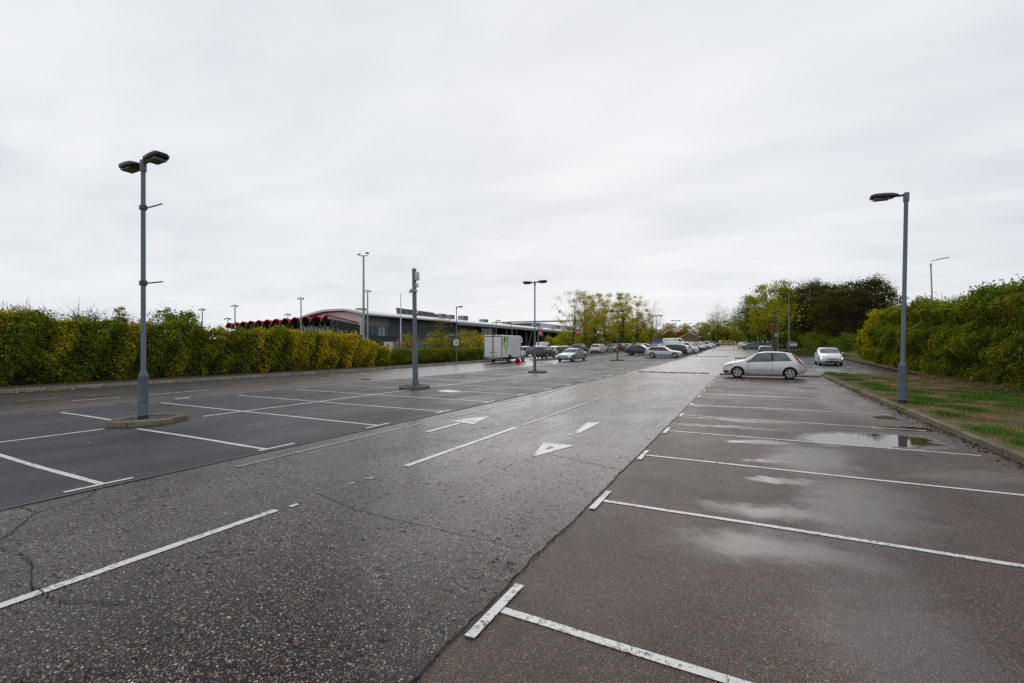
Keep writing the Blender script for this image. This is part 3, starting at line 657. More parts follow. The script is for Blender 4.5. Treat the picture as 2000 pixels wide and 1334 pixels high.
DRY = [(U(3.75, 10.2), U(5, 33), 0) for _ in range(60000)]; DRY = [(x, y, vh(x, y)) for x, y, _ in DRY if 3.72+.012*y < x < .45*y+3.0]
blades('dry_grass', DRY, .03, .010, [(.20, .14, .07), (.16, .10, .05), (.12, .075, .035), (.26, .19, .10), (.10, .11, .025)], 'straw-coloured dead grass and thatch over the worn verge', 1.4)
blades('weed_tufts', pts, .075, .020, [(.07, .19, .02), (.09, .22, .028), (.055, .15, .018), (.13, .22, .03)], 'bright green weed tufts growing along the verge kerb', .8)
pts = [(U(3.6, 11.5), U(67, 95), 0) for _ in range(9000)]; pts = [(x, y, zr(y)+.09) for x, y, _ in pts]
blades('plot_grass', pts, .12, .05, [(.045, .075, .015), (.06, .085, .02), (.08, .08, .03)], 'short grass on the far plot beneath the copper trees')
# ------------------------------------------------------------------ lamp posts and poles
def lamp_head(parent, x, z, sgn, s=1.0, detail=True, ry=0.0):
    """flat rounded lantern pointing along sgn*X from the post"""
    b = MB(); L, W_, H_ = .60*s, .30*s, .13*s; n = 9; vs = []; rows = []
    prof = [(0, .30, -.02, .35), (.08, .62, -.06, .62), (.25, .92, -.35, .9), (.55, 1.0, -.45, 1.0), (.85, .96, -.42, .92), (.97, .80, -.30, .66), (1.0, .55, -.12, .40)]
    for (t, wk, lo, hi) in prof:
        row = []
        for k in range(10):
            a = 2*math.pi*(k+.5)/10; y = W_/2*wk*max(-1, min(1, 1.25*math.cos(a))); zz = math.sin(a)
            zz = H_*.55*hi*max(-1, min(1, zz*1.2)) if zz > 0 else H_*.55*abs(lo)*2*max(-1, zz*1.2)
            row.append((x+sgn*(.09*s+L*t), y, z+zz+.03*s*t))
        rows.append(row)
    vs = sum(rows, []); fs = []
    for r in range(len(rows)-1):
        for k in range(10):
            q = (r*10+k, r*10+(k+1) % 10, (r+1)*10+(k+1) % 10, (r+1)*10+k); fs.append(q if sgn < 0 else q[::-1])
    fs += [list(range(10)), [(len(rows)-1)*10+k for k in range(10)]]
    b.add(vs, fs, 'lamp_black', True)
    b.tube((x, 0, z), (x+sgn*.14*s, 0, z), .028*s, .028*s, 'lamp_black', 8)
    h = b.obj('lamp_head', parent)
    if detail:
        b = MB(); xc = x+sgn*(.09*s+L*.60); b.box((xc, 0, z-.040*s), (L*.55, W_*.72, .06*s), 'lamp_lens', bev=.02*s, rot=Matrix.Rotation(math.pi, 3, 'X')); b.obj('lens', h)
    return h
def lamp_post(label, x, y, H, heads=(1, -1), z0=0.0, rz=0.0, lean=(0, 0), detail=True, name='lamp_post', lower=.95, r0=.10, r1=.047, group=None, hs=1.0, mat='post_paint'):
    o = thing(name, label, 'lamp post', (x, y, zr(y)+z0), rz, group)
    o.rotation_euler = (lean[1], lean[0], rz)
    n = 14 if detail else 8
    b = MB(); b.lathe([(r0, -.05), (r0, lower), (r0*1.04, lower+.01), (r1*1.25, lower+.10), (r1*1.1, lower+.13), (r1, lower+.16), (r1*.92, H-.2)], mat, n)
    b.obj('pole', o)
    b = MB(); b.lathe([(r1*1.3, H-.26), (r1*1.35, H-.04), (r1*1.1, H), (.001, H+.012)], mat, n); b.obj('pole_cap', o)
    for sg in heads: lamp_head(o, sg*r1, H-.07, sg, hs, detail)
    if detail:
        b = MB(); b.lathe([(r0*1.008, -.03), (r0*1.012, .05), (r0*1.008, .07)], 'trim_black', n); b.obj('base_band', o)
        b = MB(); b.lathe([(r0*1.012, .36), (r0*1.012, .372)], 'trim_black', n); b.obj('door_seam', o)
        b = MB(); b.tube((r0*.5, -r0*.88, lower-.10), (r0*.52, -r0*.95, lower-.10), .010, .010, 'trim_black', 8); b.obj('door_lock', o)
    return o
G = 'twin-headed grey lamp posts down the middle of the bays'
o = lamp_post('tall grey twin-headed lamp post with two side brackets on the boat-shaped island', -12.3, 5.42, 5.92, z0=.10, group=G, hs=1.15, r1=.05)
for zz, L_, tl in ((4.83, .36, .10), (3.10, .38, .03)):
    b = MB(); b.box((0, 0, zz), (.118, .118, .13), 'dark_steel', bev=.02); b.tube((.02, .05, zz), (.05, .05+L_*.85, zz+tl*1.5+.03), .016, .016, 'dark_steel', 8); b.obj('banner_bracket', o)
lamp_post('twin-headed grey lamp post beside the box van', -12.3, 27.2, 5.92, z0=.10, group=G, hs=1.15)
lamp_post('twin-headed grey lamp post on the island beside the grey crossover', -12.88, 51.0, 5.55, z0=.10, group=G, hs=1.15)
for i, (yy, od) in enumerate([(72.6, 'first twin-headed lamp post standing among the parked cars'), (94.6, 'second twin-headed lamp post among the parked cars, with a red banner'), (116, 'third twin-headed lamp post among the parked cars'), (136, 'fourth twin-headed lamp post among the parked cars, with a red banner'), (160, 'fifth twin-headed lamp post among the parked cars'), (183, 'sixth twin-headed lamp post among the parked cars, farthest up the aisle')]):
    o = lamp_post(od, -12.3, yy, 6.0, z0=.05, detail=False, group=G, hs=1.2)
    if yy in (94.6, 136, 183):
        b = MB(); b.box((.32, 0, 4.15), (.5, .02, .85), 'white_plastic'); b.box((.32, -.001, 3.42), (.5, .021, .62), 'red_metal'); b.obj('banner', o)
simple('banner_red', (.42, .03, .04), .6)
lamp_post('grey single-headed lamp post on the worn grass verge', 4.06, 17.05, 6.12, heads=(-1,), z0=.11, lean=(R(.9), 0), lower=1.05, r0=.105, r1=.056, hs=1.15)
o = lamp_post('single-headed lamp post with a white sign at the clipped hedge', -26.6, 39.2, 5.75, heads=(1,), z0=.1, lower=2.0, r0=.07, r1=.045, detail=False)
b = MB(); b.box((0, -.09, 2.02), (.62, .02, .62), 'white_plastic'); s_ = b.obj('sign', o)
b = MB(); b.box((.04, -.105, 2.02), (.16, .008, .2), 'dark_steel'); b.obj('sign_symbol', s_)
lamp_post('tall single-headed lamp post on the far grass plot', 5.06, 70.3, 8.3, heads=(-1,), z0=.05, lower=1.6, r0=.11, r1=.07, detail=False, hs=1.6)
o = lamp_post('single-headed lamp post with a red sign board by the dark trunk', 4.5, 83.8, 6.5, heads=(-1,), z0=.05, lower=1.6, r0=.11, r1=.07, detail=False, hs=1.4)
b = MB(); b.box((-.8, 0, 4.0), (1.5, .06, .16), 'red_metal'); b.obj('sign_arm', o); b = MB(); b.box((-.2, -.1, 2.85), (.4, .25, .6), 'galvanised'); b.obj('meter_box', o)
lamp_post('thin road lamp rising behind the tall green hedge', 17.3, 61.7, 10.0, heads=(), z0=0, lower=1.5, r0=.09, r1=.07, detail=False, lean=(R(-2.0), R(1.2)), mat='galvanised')
o = [q for q in C.objects if q.get('label') == 'thin road lamp rising behind the tall green hedge'][0]
b = MB(); b.tube((0, 0, 10.25), (.55, 0, 10.33), .03, .03, 'dark_steel', 6); b.box((.95, 0, 10.40), (.95, .25, .06), 'dark_steel', rot=Matrix.Rotation(R(-6), 3, 'Y')); b.obj('lamp_head', o)
for lab, x, y, H, hd in [('slender lamp post in front of the grey sports hall', -44.5, 78, 6.0, (1,)), ('slender lamp post beside the pale hall window', -40.5, 72.5, 6.1, (1,)), ('slender lamp post behind the box van roof', -34.0, 66, 5.2, ())]:
    lamp_post(lab, x, y, H, heads=hd, z0=0, detail=False, lower=1.2, r0=.08, r1=.05, hs=1.2)
# square camera pole
o = thing('camera_pole', 'square steel pole with camera cluster and cream aerial box', 'camera pole', (-12.35, 15.15, .10)); o.rotation_euler = (0, R(-.8), 0)
b = MB(); b.box((0, 0, .85), (.16, .16, 1.7), 'post_paint', bev=.012); b.obj('lower_post', o)
b = MB(); b.box((0, 0, 1.70+1.62), (.125, .125, 3.24), 'post_paint', bev=.012); b.box((0, 0, 1.705), (.165, .165, .03), 'post_paint'); b.obj('upper_post', o)
b = MB(); b.box((0, 0, .02), (.40, .40, .03), 'post_paint', rz=R(10))
for a in range(4): b.box((.14*math.cos(a*math.pi/2), .14*math.sin(a*math.pi/2), .09), (.10, .012, .12), 'post_paint', rz=a*math.pi/2)
bp = b.obj('base_plate', o)
for a in range(4):
    b = MB(); t = a*math.pi/2+math.pi/4+R(10); b.tube((.21*math.cos(t), .21*math.sin(t), .035), (.21*math.cos(t), .21*math.sin(t), .075), .018, .018, 'galvanised', 6); b.obj('anchor_bolt', bp)
b = MB(); b.box((.17, -.02, 4.60), (.15, .12, .36), 'cream_plastic', bev=.03); b.obj('aerial_box', o)
b = MB(); b.box((.16, -.02, 4.22), (.10, .09, .18), 'white_plastic', bev=.02); b.obj('radio_box', o)
b = MB(); b.lathe([(.13, 3.98), (.13, 4.02)], 'white_plastic', 14); cm = b.obj('camera_bracket', o)
for t in (-2.75, -1.57, -.4):
    b = MB(); cx, cy = .17*math.cos(t), .17*math.sin(t); b.lathe([(.02, .05), (.065, .03), (.07, 0), (.055, -.04), (.02, -.065), (.001, -.07)], 'white_plastic', 12, (cx, cy, 3.98 if t != -1.57 else 4.03)); b.obj('dome_camera', o)
b = MB(); b.tube((.11, -.02, .28), (.11, -.02, .75), .014, .014, 'galvanised', 8); b.box((.105, -.02, .45), (.03, .06, .03), 'galvanised'); b.obj('conduit', o)
# flag pole and floodlight masts beyond the hedge
o = thing('flagpole', 'slim white flagpole in front of the grey sports hall', 'flagpole', (-44.5, 51.3, .3)); b = MB(); b.lathe([(.11, 0), (.10, 1.5), (.055, 9.05)], 'white_metal', 10); b.obj('pole', o)
b = MB(); b.lathe([(.06, 9.05), (.08, 9.1), (.05, 9.18), (.001, 9.2)], 'white_metal', 8); b.obj('finial', o)
def floodlight(label, x, y, H, n, r=.12, s=1.0, spread=.55):
    s *= .82
    o = thing('floodlight_mast', label, 'floodlight', (x, y, zr(y)), R(20), 'floodlight masts behind the hedge')
    b = MB(); b.lathe([(r, 0), (r*.62, H)], 'galvanised', 8); b.obj('mast', o)
    b = MB(); b.box((0, 0, H+.02), (spread*2*s, .08, .08), 'galvanised'); b.obj('crossbar', o)
    for i in range(n):
        px = (i/(n-1)*2-1)*spread*s if n > 1 else 0
        b = MB(); b.box((px, -.12*s, H+.2*s+(.12*s if i % 2 else 0)), (.34*s, .42*s, .16*s), 'dark_steel', rot=Matrix.Rotation(R(-28 if px < 0 else 18), 3, 'Y') @ Matrix.Rotation(R(20), 3, 'X'), bev=.03); b.obj('floodlight', o)
floodlight('tallest and closest floodlight mast, at the end of the yellow hedge', -35.87, 35.54, 11.3, 2, .15, 1.0)
floodlight('second floodlight mast just beside the tallest one', -47.32, 47.64, 9.3, 3, .14, .9)
floodlight('floodlight mast standing in front of the red wavy canopy', -60.86, 47.42, 8.9, 3, .13, .9)
floodlight('floodlight mast near the low end of the red canopy', -84.87, 51.94, 9.0, 3, .15, 1.1)
floodlight('floodlight mast in open sky beyond the hedge', -100.94, 54.94, 9.1, 3, .15, 1.2)
floodlight('small far floodlight mast seen over the wavy canopy', -143.3, 106.3, 11.6, 3, .2, 2.0)
floodlight('small far floodlight mast at the tail of the wavy canopy', -172.2, 102.7, 10.8, 3, .2, 2.2)

# ------------------------------------------------------------------ cars
def pchip(xs, ys):
    xs = np.array(xs, float); ys = np.array(ys, float); h = np.diff(xs); dl = np.diff(ys)/h; d = np.zeros(len(xs))
    for i in range(1, len(xs)-1):
        if dl[i-1]*dl[i] > 0: w1, w2 = 2*h[i]+h[i-1], h[i]+2*h[i-1]; d[i] = (w1+w2)/(w1/dl[i-1]+w2/dl[i])
    d[0], d[-1] = dl[0], dl[-1]
    def f(x):
        x = min(max(x, xs[0]), xs[-1]); i = min(max(int(np.searchsorted(xs, x))-1, 0), len(h)-1); t = (x-xs[i])/h[i]
        return float((2*t**3-3*t**2+1)*ys[i]+(t**3-2*t**2+t)*h[i]*d[i]+(-2*t**3+3*t**2)*ys[i+1]+(t**3-t**2)*h[i]*d[i+1])
    return f
class Shape:
    def __init__(s, L, W, top, belt, low, plan, wt, wheels, wr, side, screen, rear, kind, head, tail):
        s.L, s.W = L, W; un = lambda a: pchip([p[0] for p in a], [p[1] for p in a])
        s.top, s.belt, s.low, s.plan, s.wt = un(top), un(belt), un(low), un(plan), un(wt)
        s.wheels, s.wr, s.side, s.screen, s.rear, s.kind, s.head, s.tail = wheels, wr, side, screen, rear, kind, head, tail
    def ring(s, x):
        w_, lo, be, tp = s.plan(x), s.low(x), s.belt(x), s.top(x); tp = max(tp, be+.03)
        wt = min(s.W*s.wt(x), w_*.94); ez = tp-min(.038, .35*(tp-be)); bw = w_*.97
        pts = [(0, lo), (.72*w_, lo), (.93*w_, lo+.03), (.985*w_, lo+.15*(be-lo)), (w_, lo+.42*(be-lo)), (.995*w_, lo+.80*(be-lo)), (bw, be)]
        mx, mz = (bw+wt)/2, (be+ez)/2; pts += [(mx+.022*(tp-be), mz+.015*(tp-be)), (wt, ez), (.86*wt, tp-.35*(tp-ez)), (.45*wt, tp-.06*(tp-ez)), (0, tp)]
        return pts
    def S(s, x, t, sd=1):
        r = s.ring(x); i = min(int(t), len(r)-2); k = t-i
        return Vector((s.L/2-x, sd*(r[i][0]*(1-k)+r[i+1][0]*k), r[i][1]*(1-k)+r[i+1][1]*k))
    def N(s, x, t, sd):
        e = .02; a = s.S(min(x+e, s.L), t, sd)-s.S(max(x-e, 0), t, sd); b = s.S(x, min(t+.12, 11), sd)-s.S(x, max(t-.12, 0), sd)
        n = a.cross(b); n = n.normalized() if n.length > 1e-9 else Vector((0, sd, 0))
        c = s.S(x, t, sd)-Vector((s.L/2-x, 0, .6)); return n if n.dot(c) >= 0 else -n
def car_patch(b, sh, q, sd, m, off=.006, nx=8, nt=4):
    """q = (x0 at t0, x1 at t0, x0 at t1, x1 at t1, t0, t1) on the skin of the car"""
    a0, b0, a1, b1, t0, t1 = q; vs = []
    for j in range(nt+1):
        k = j/nt; t = t0+(t1-t0)*k; xa, xb = a0+(a1-a0)*k, b0+(b1-b0)*k
        for i in range(nx+1): x = xa+(xb-xa)*i/nx; vs.append(sh.S(x, t, sd)+sh.N(x, t, sd)*off)
    fs = []
    for j in range(nt):
        for i in range(nx): k = j*(nx+1)+i; f = (k, k+1, k+nx+2, k+nx+1); fs.append(f if sd < 0 else f[::-1])
    b.add(vs, fs, m, True)
def car_screen(b, sh, xa, xb, t0, m, off=.006, nx=7, bow=0.0):
    tt = [t0+(11-t0)*k/5 for k in range(6)]; cols = [(t, 1) for t in tt]+[(t, -1) for t in tt[-2::-1]]; vs = []; nc = len(cols)
    for i in range(nx+1):
        for c, (t, sd) in enumerate(cols):
            u = abs(c/(nc-1)*2-1); x = xa+(xb-xa)*i/nx+bow*u*u*(1-i/nx); vs.append(sh.S(x, t, sd)+sh.N(x, t, sd)*off)
    fs = [(i*nc+c, (i+1)*nc+c, (i+1)*nc+c+1, i*nc+c+1) for i in range(nx) for c in range(nc-1)]
    b.add(vs, fs, m, True)
def body_mesh(sh):
    L = sh.L; xs = sorted(set([0, .03, .07, .12, .18, .26, .36]+list(np.linspace(.5, L-.5, 30))+[L-.36, L-.26, L-.18, L-.12, L-.07, L-.03, L])); vs = []; fs = []
    for x in xs:
        r = sh.ring(x); vs += [(L/2-x, p[0], p[1]) for p in r]+[(L/2-x, -p[0], p[1]) for p in r[-2:0:-1]]
    n = 22
    for i in range(len(xs)-1):
        for k in range(n): fs.append((i*n+k, i*n+(k+1) % n, (i+1)*n+(k+1) % n, (i+1)*n+k))
    fs += [list(range(n))[::-1], [(len(xs)-1)*n+k for k in range(n)]]
    me = bpy.data.meshes.new('car_body'); me.from_pydata(vs, [], fs); me.materials.append(M['silver']); me.materials.append(M['well'])
    bm = bmesh.new(); bm.from_mesh(me); bmesh.ops.recalc_face_normals(bm, faces=bm.faces); bm.to_mesh(me); bm.free()
    o = bpy.data.objects.new('tmp', me); C.objects.link(o)
    cut = MB(); cut.slot('silver'); cut.slot('well')
    for wx in sh.wheels:
        for sd in (1, -1):
            y0, y1 = sd*(sh.W-.24), sd*(sh.W+.2); cut.tube((L/2-wx, y0, sh.wr), (L/2-wx, y1, sh.wr), sh.wr+.055, sh.wr+.055, 'well', 28)
    co = cut.obj('cut'); bm = bmesh.new(); bm.from_mesh(co.data); bmesh.ops.remove_doubles(bm, verts=bm.verts, dist=1e-5); bmesh.ops.recalc_face_normals(bm, faces=bm.faces); bm.to_mesh(co.data); bm.free()
    md = o.modifiers.new('b', 'BOOLEAN'); md.operation = 'DIFFERENCE'; md.solver = 'EXACT'; md.object = co
    bpy.context.view_layer.update()
    ev = o.evaluated_get(bpy.context.evaluated_depsgraph_get()); out = bpy.data.meshes.new_from_object(ev); out.name = 'car_body'
    bpy.data.objects.remove(o); bpy.data.objects.remove(co)
    for p in out.polygons: p.use_smooth = True
    out.set_sharp_from_angle(angle=R(38)); return out
def wheel_meshes(r, dark=False):
    w_ = .19; b = MB(); b.lathe([(r*.60, w_/2-.01), (r*.72, w_/2), (r*.92, w_/2-.005), (r, w_/2-.04), (r, -w_/2+.04), (r*.92, -w_/2), (r*.6, -w_/2+.01)], 'tyre', 28, axis='Y')
    b.lathe([(r*.68, w_/2-.03), (.001, w_/2-.05)], 'well', 20, axis='Y')
    ty = b.obj('tyre_proto'); tm = ty.data; bpy.data.objects.remove(ty)
    am = 'dark_alloy' if dark else 'alloy'; b = MB(); b.lathe([(r*.56, w_/2-.02), (r*.62, w_/2+.004), (r*.68, w_/2+.004), (r*.70, w_/2-.01)], am, 28, axis='Y')
    b.lathe([(.001, w_/2+.006), (r*.16, w_/2+.004), (r*.2, w_/2-.02)], am, 14, axis='Y')
    for k in range(5):
        a = 2*math.pi*k/5+.3; c0, s0 = math.cos(a), math.sin(a); px, pz = -s0, c0
        i0, i1 = r*.12, r*.62; wa, wb = r*.10, r*.17; y0, y1 = w_/2+.002, w_/2-.012
        v = [(c0*i0+px*wa, y0, s0*i0+pz*wa), (c0*i0-px*wa, y0, s0*i0-pz*wa), (c0*i1-px*wb, y0, s0*i1-pz*wb), (c0*i1+px*wb, y0, s0*i1+pz*wb)]
        v += [(p[0], y1-.02, p[2]) for p in v]
        b.add(v, [(0, 1, 2, 3), (0, 4, 5, 1), (1, 5, 6, 2), (2, 6, 7, 3), (3, 7, 4, 0)], am)
    rm = b.obj('rim_proto'); mm = rm.data; bpy.data.objects.remove(rm); return tm, mm
def build_car(sh, hero=0, glass='car_glass', dark_rims=False, rear_plate=True, lit=False):
    """prototype: list of parts [(name, mesh, loc, rz, children)], body paint set per car"""
    root = thing('car', 'prototype', 'car'); L = sh.L
    body = link('body', body_mesh(sh), root)
    tm, rm = wheel_meshes(sh.wr, dark_rims)
    for wx in sh.wheels:
        for sd in (1, -1):
            wh = link('wheel', tm, root, (L/2-wx, sd*(sh.W-.115), sh.wr), 0 if sd > 0 else math.pi); link('rim', rm, wh)
    for sd in (1, -1):
        for q in sh.side:
            b = MB(); car_patch(b, sh, (q[0]-.05, q[1]+.03, q[2]-.03, q[3]+.03, q[4]-.10, min(8.0, q[5]+.07)), sd, 'trim_black', .003, 12, 5); fr_ = b.obj('window_trim', root)
            b = MB(); car_patch(b, sh, q, sd, glass, .006, 12, 5); b.obj('side_window', root)
        b = MB(); xa = sh.side[0][0]; xb = sh.side[-1][1]
        for i in range(len(sh.side)-1):   # dark pillars between the panes
            p, n = sh.side[i], sh.side[i+1]; car_patch(b, sh, (p[1], n[0], p[3], n[2], p[4], p[5]), sd, 'trim_black', .004, 2, 4)
        if len(sh.side) > 1: b.obj('pillar_trim', root)
        b = MB(); car_patch(b, sh, sh.head, sd, 'lamp_clear', .006, 6, 4); h_ = b.obj('headlight', root)
        if lit:
            b = MB(); x0 = sh.head[0]; p = sh.S(.10, (sh.head[4]+sh.head[5])/2, sd)+sh.N(sh.head[0]+.02, (sh.head[4]+sh.head[5])/2, sd)*.012
            b.lathe([(.001, .03), (.06, .02), (.075, 0)], 'headlamp_lit', 12, p, 'X'); b.obj('lit_bulb', h_)
        b = MB(); car_patch(b, sh, sh.tail, sd, 'lamp_red', .022, 4, 10); b.obj('tail_light', root)
        b = MB(); mx = sh.side[0][0]+.12; p = sh.S(mx, 6.3, sd); b.box((p.x, p.y+sd*.13, p.z+.07), (.12, .19, .13), 'silver', bev=.035); b.tube((p.x, p.y-sd*.02, p.z+.02), (p.x, p.y+sd*.08, p.z+.03), .02, .02, 'trim_black', 6); b.obj('door_mirror', root)
    b = MB(); car_screen(b, sh, sh.screen[0], sh.screen[1], 8.15, glass, bow=.12); b.obj('windscreen', root)
    if sh.rear: b = MB(); car_screen(b, sh, sh.rear[0], sh.rear[1], 8.2, glass, nx=5); b.obj('rear_window', root)
    zf = sh.low(0); b = MB(); b.box((L/2+.004, 0, zf+.17), (.03, .52, .11), 'plate_white'); b.obj('front_plate', root)
    b = MB(); b.box((L/2-.012, 0, zf+.05), (.05, sh.plan(0)*1.6, .12), 'trim_black', bev=.02); b.obj('lower_grille', root)
    b = MB(); b.box((L/2-.025, 0, sh.top(.02)-.10), (.06, sh.plan(0)*1.15, .10), 'trim_black', bev=.02); b.obj('grille', root)
    zp = .95 if sh.kind in ('hatch', 'suv', 'van', 'estate') else .78
    xr = L
    while sh.top(xr) < zp+.08 and xr > L-.5: xr -= .01
    b = MB(); b.box((-L/2+(L-xr)-.012, 0, zp-.12), (.03, .52, .11), 'plate_yellow'); b.obj('rear_plate', root)
    b = MB(); b.box((-L/2-.004, 0, sh.low(L)+.10), (.06, sh.plan(L)*1.7, .14), 'trim_black', bev=.03); b.obj('bumper_insert', root)
    for sd in (1, -1):
        b = MB(); xs = [sh.side[0][0]+.05]+[(sh.side[i][1]+sh.side[i+1][0])/2 for i in range(len(sh.side)-1)]
        for x in xs: car_patch(b, sh, (x, x+.012, x, x+.012, 2.6, 6), sd, 'trim_black', .0025, 1, 10)
        b.obj('door_seam', root)
        for i in range(max(1, len(sh.side)-1)):
            b = MB(); x = sh.side[i][1]-.16; p = sh.S(x, 5.35, sd); b.box((p.x, p.y+sd*.012, p.z), (.18, .035, .035), 'silver', bev=.01); b.obj('door_handle', root)
    if hero:
        for sd in (1, -1):
            b = MB(); car_patch(b, sh, (1.15, 2.80, 1.15, 2.80, 3.95, 4.3), sd, 'silver', .03, 14, 1); car_patch(b, sh, (1.15, 2.80, 1.15, 2.80, 3.88, 3.96), sd, 'trim_black', .008, 14, 1); b.obj('side_moulding', root)
            b = MB(); car_patch(b, sh, (.05, .30, .05, .28, 3.0, 3.9), sd, 'trim_black', .006, 4, 3); b.obj('fog_lamp_surround', root)
            b = MB(); b.box((-L/2+.03, sd*.52, .45), (.03, .12, .05), 'lamp_clear', bev=.01); b.obj('reverse_lamp', root)
        b = MB(); b.tube((.55, 0, sh.top(L/2-.55)), (.42, 0, sh.top(L/2-.42)+.01), .02, .015, 'trim_black', 6); b.obj('aerial_base', root)
        b = MB(); car_patch(b, sh, (sh.side[0][0]-.03, sh.side[0][0]+.16, sh.side[0][0]+.4, sh.side[0][0]+.5, 5.95, 7.2), 1, 'trim_black', .004, 3, 3); car_patch(b, sh, (sh.side[0][0]-.03, sh.side[0][0]+.16, sh.side[0][0]+.4, sh.side[0][0]+.5, 5.95, 7.2), -1, 'trim_black', .004, 3, 3); b.obj('corner_trim', root)
    return root
def lowc(L): return [(0, .30), (.12, .20), (.5, .19), (L-.6, .20), (L-.25, .26), (L, .36)]
def planc(L, W, f=.56, r=.66): return [(0, f*W/.84), (.07, .68*W/.84), (.22, .765*W/.84), (.55, .82*W/.84), (1.1, W), (L-1.0, W), (L-.45, .96*W), (L-.14, .88*W), (L, r*W/.84)]
SH = {}
SH['hatch3'] = Shape(3.95, .84, [(0, .60), (.05, .71), (.2, .80), (.55, .90), (1.02, 1.0), (1.4, 1.21), (1.78, 1.395), (2.2, 1.455), (2.7, 1.45), (3.15, 1.40), (3.44, 1.33), (3.64, 1.12), (3.80, .94), (3.90, .80), (3.95, .52)],
    [(0, .56), (.05, .64), (.2, .72), (.6, .82), (1.02, .885), (2.0, .905), (3.2, .95), (3.55, .965), (3.82, .80), (3.95, .46)], lowc(3.95), planc(3.95, .84), [(0, .82), (.9, .84), (1.3, .83), (1.8, .785), (2.6, .77), (3.4, .75), (3.7, .78), (3.95, .82)],
    (.74, 3.22), .30, [(1.17, 2.36, 1.70, 2.36, 6.10, 7.92), (2.47, 3.28, 2.47, 2.98, 6.14, 7.90)], (1.04, 1.80), (3.44, 3.66), 'hatch', (.06, .44, .12, .56, 4.9, 5.95), (3.64, 3.84, 3.30, 3.44, 5.5, 8.2))
SH['hatch5'] = Shape(4.15, .86, [(0, .62), (.05, .73), (.2, .83), (.5, .92), (.92, 1.03), (1.4, 1.28), (1.85, 1.46), (2.3, 1.515), (3.0, 1.51), (3.55, 1.44), (3.82, 1.34), (4.0, 1.02), (4.10, .84), (4.15, .52)],
    [(0, .57), (.05, .65), (.2, .74), (.6, .85), (.95, .92), (2.0, .94), (3.4, .98), (3.8, .99), (4.05, .80), (4.15, .46)], lowc(4.15), planc(4.15, .86, .60), [(0, .80), (.8, .80), (1.3, .83), (1.9, .78), (3.0, .77), (3.7, .75), (4.15, .80)],
    (.78, 3.36), .31, [(1.15, 2.18, 1.72, 2.18, 6.08, 7.92), (2.28, 3.12, 2.28, 3.05, 6.08, 7.92), (3.18, 3.55, 3.18, 3.3, 6.15, 7.88)], (.96, 1.88), (3.82, 4.02), 'hatch', (.06, .50, .16, .60, 4.7, 5.95), (3.88, 4.06, 3.72, 3.86, 5.2, 6.9))
SH['saloon'] = Shape(4.70, .91, [(0, .58), (.05, .68), (.25, .78), (.7, .87), (1.32, .95), (1.8, 1.20), (2.2, 1.385), (2.6, 1.43), (3.1, 1.42), (3.5, 1.33), (3.9, 1.15), (4.2, 1.04), (4.5, 1.02), (4.64, .95), (4.70, .55)],
    [(0, .54), (.05, .62), (.25, .70), (.8, .80), (1.3, .865), (2.4, .885), (3.6, .92), (4.2, .95), (4.55, .92), (4.70, .48)], lowc(4.70), planc(4.70, .91, .62), [(0, .80), (1.2, .80), (1.7, .81), (2.2, .75), (3.1, .74), (3.6, .745), (4.1, .80), (4.7, .84)],
    (.88, 3.69), .33, [(1.55, 2.55, 2.05, 2.55, 6.08, 7.92), (2.64, 3.45, 2.64, 3.40, 6.08, 7.92), (3.5, 3.9, 3.47, 3.6, 6.3, 7.6)], (1.36, 2.22), (3.42, 4.0), 'saloon', (.05, .50, .14, .58, 4.9, 5.9), (4.40, 4.66, 4.36, 4.62, 4.9, 6.0))
SH['estate'] = Shape(4.55, .90, [(0, .58), (.05, .68), (.25, .79), (.7, .89), (1.30, .96), (1.75, 1.21), (2.15, 1.39), (2.6, 1.44), (3.4, 1.435), (3.9, 1.39), (4.16, 1.31), (4.38, 1.02), (4.50, .86), (4.55, .52)],
    [(0, .54), (.05, .62), (.25, .71), (.8, .82), (1.3, .87), (2.4, .89), (3.8, .93), (4.2, .95), (4.45, .82), (4.55, .46)], lowc(4.55), planc(4.55, .90, .62), [(0, .80), (1.2, .80), (1.7, .81), (2.2, .76), (3.4, .75), (4.1, .73), (4.55, .80)],
    (.80, 3.56), .33, [(1.50, 2.45, 2.0, 2.45, 6.08, 7.92), (2.54, 3.3, 2.54, 3.3, 6.08, 7.92), (3.38, 4.05, 3.38, 3.75, 6.12, 7.9)], (1.34, 2.17), (4.16, 4.36), 'estate', (.05, .50, .14, .58, 4.9, 5.9), (4.22, 4.46, 4.14, 4.40, 5.0, 6.3))
SH['suv'] = Shape(4.65, .93, [(0, .70), (.05, .86), (.2, .97), (.6, 1.05), (1.15, 1.12), (1.6, 1.38), (2.0, 1.59), (2.4, 1.66), (3.4, 1.655), (4.0, 1.58), (4.25, 1.50), (4.46, 1.15), (4.58, .95), (4.65, .60)],
    [(0, .62), (.05, .76), (.2, .87), (.7, .98), (1.15, 1.02), (2.2, 1.045), (3.8, 1.09), (4.3, 1.09), (4.55, .9), (4.65, .52)], [(0, .36), (.12, .26), (.5, .24), (4.0, .25), (4.4, .32), (4.65, .42)], planc(4.65, .93, .66), [(0, .82), (1.1, .82), (1.6, .83), (2.1, .78), (3.5, .77), (4.2, .75), (4.65, .82)],
    (.85, 3.60), .37, [(1.35, 2.40, 1.88, 2.40, 6.08, 7.92), (2.50, 3.40, 2.50, 3.40, 6.08, 7.92), (3.48, 4.10, 3.48, 3.85, 6.12, 7.9)], (1.18, 2.02), (4.24, 4.46), 'suv', (.05, .50, .14, .58, 4.9, 5.9), (4.34, 4.57, 4.22, 4.48, 5.0, 6.3))
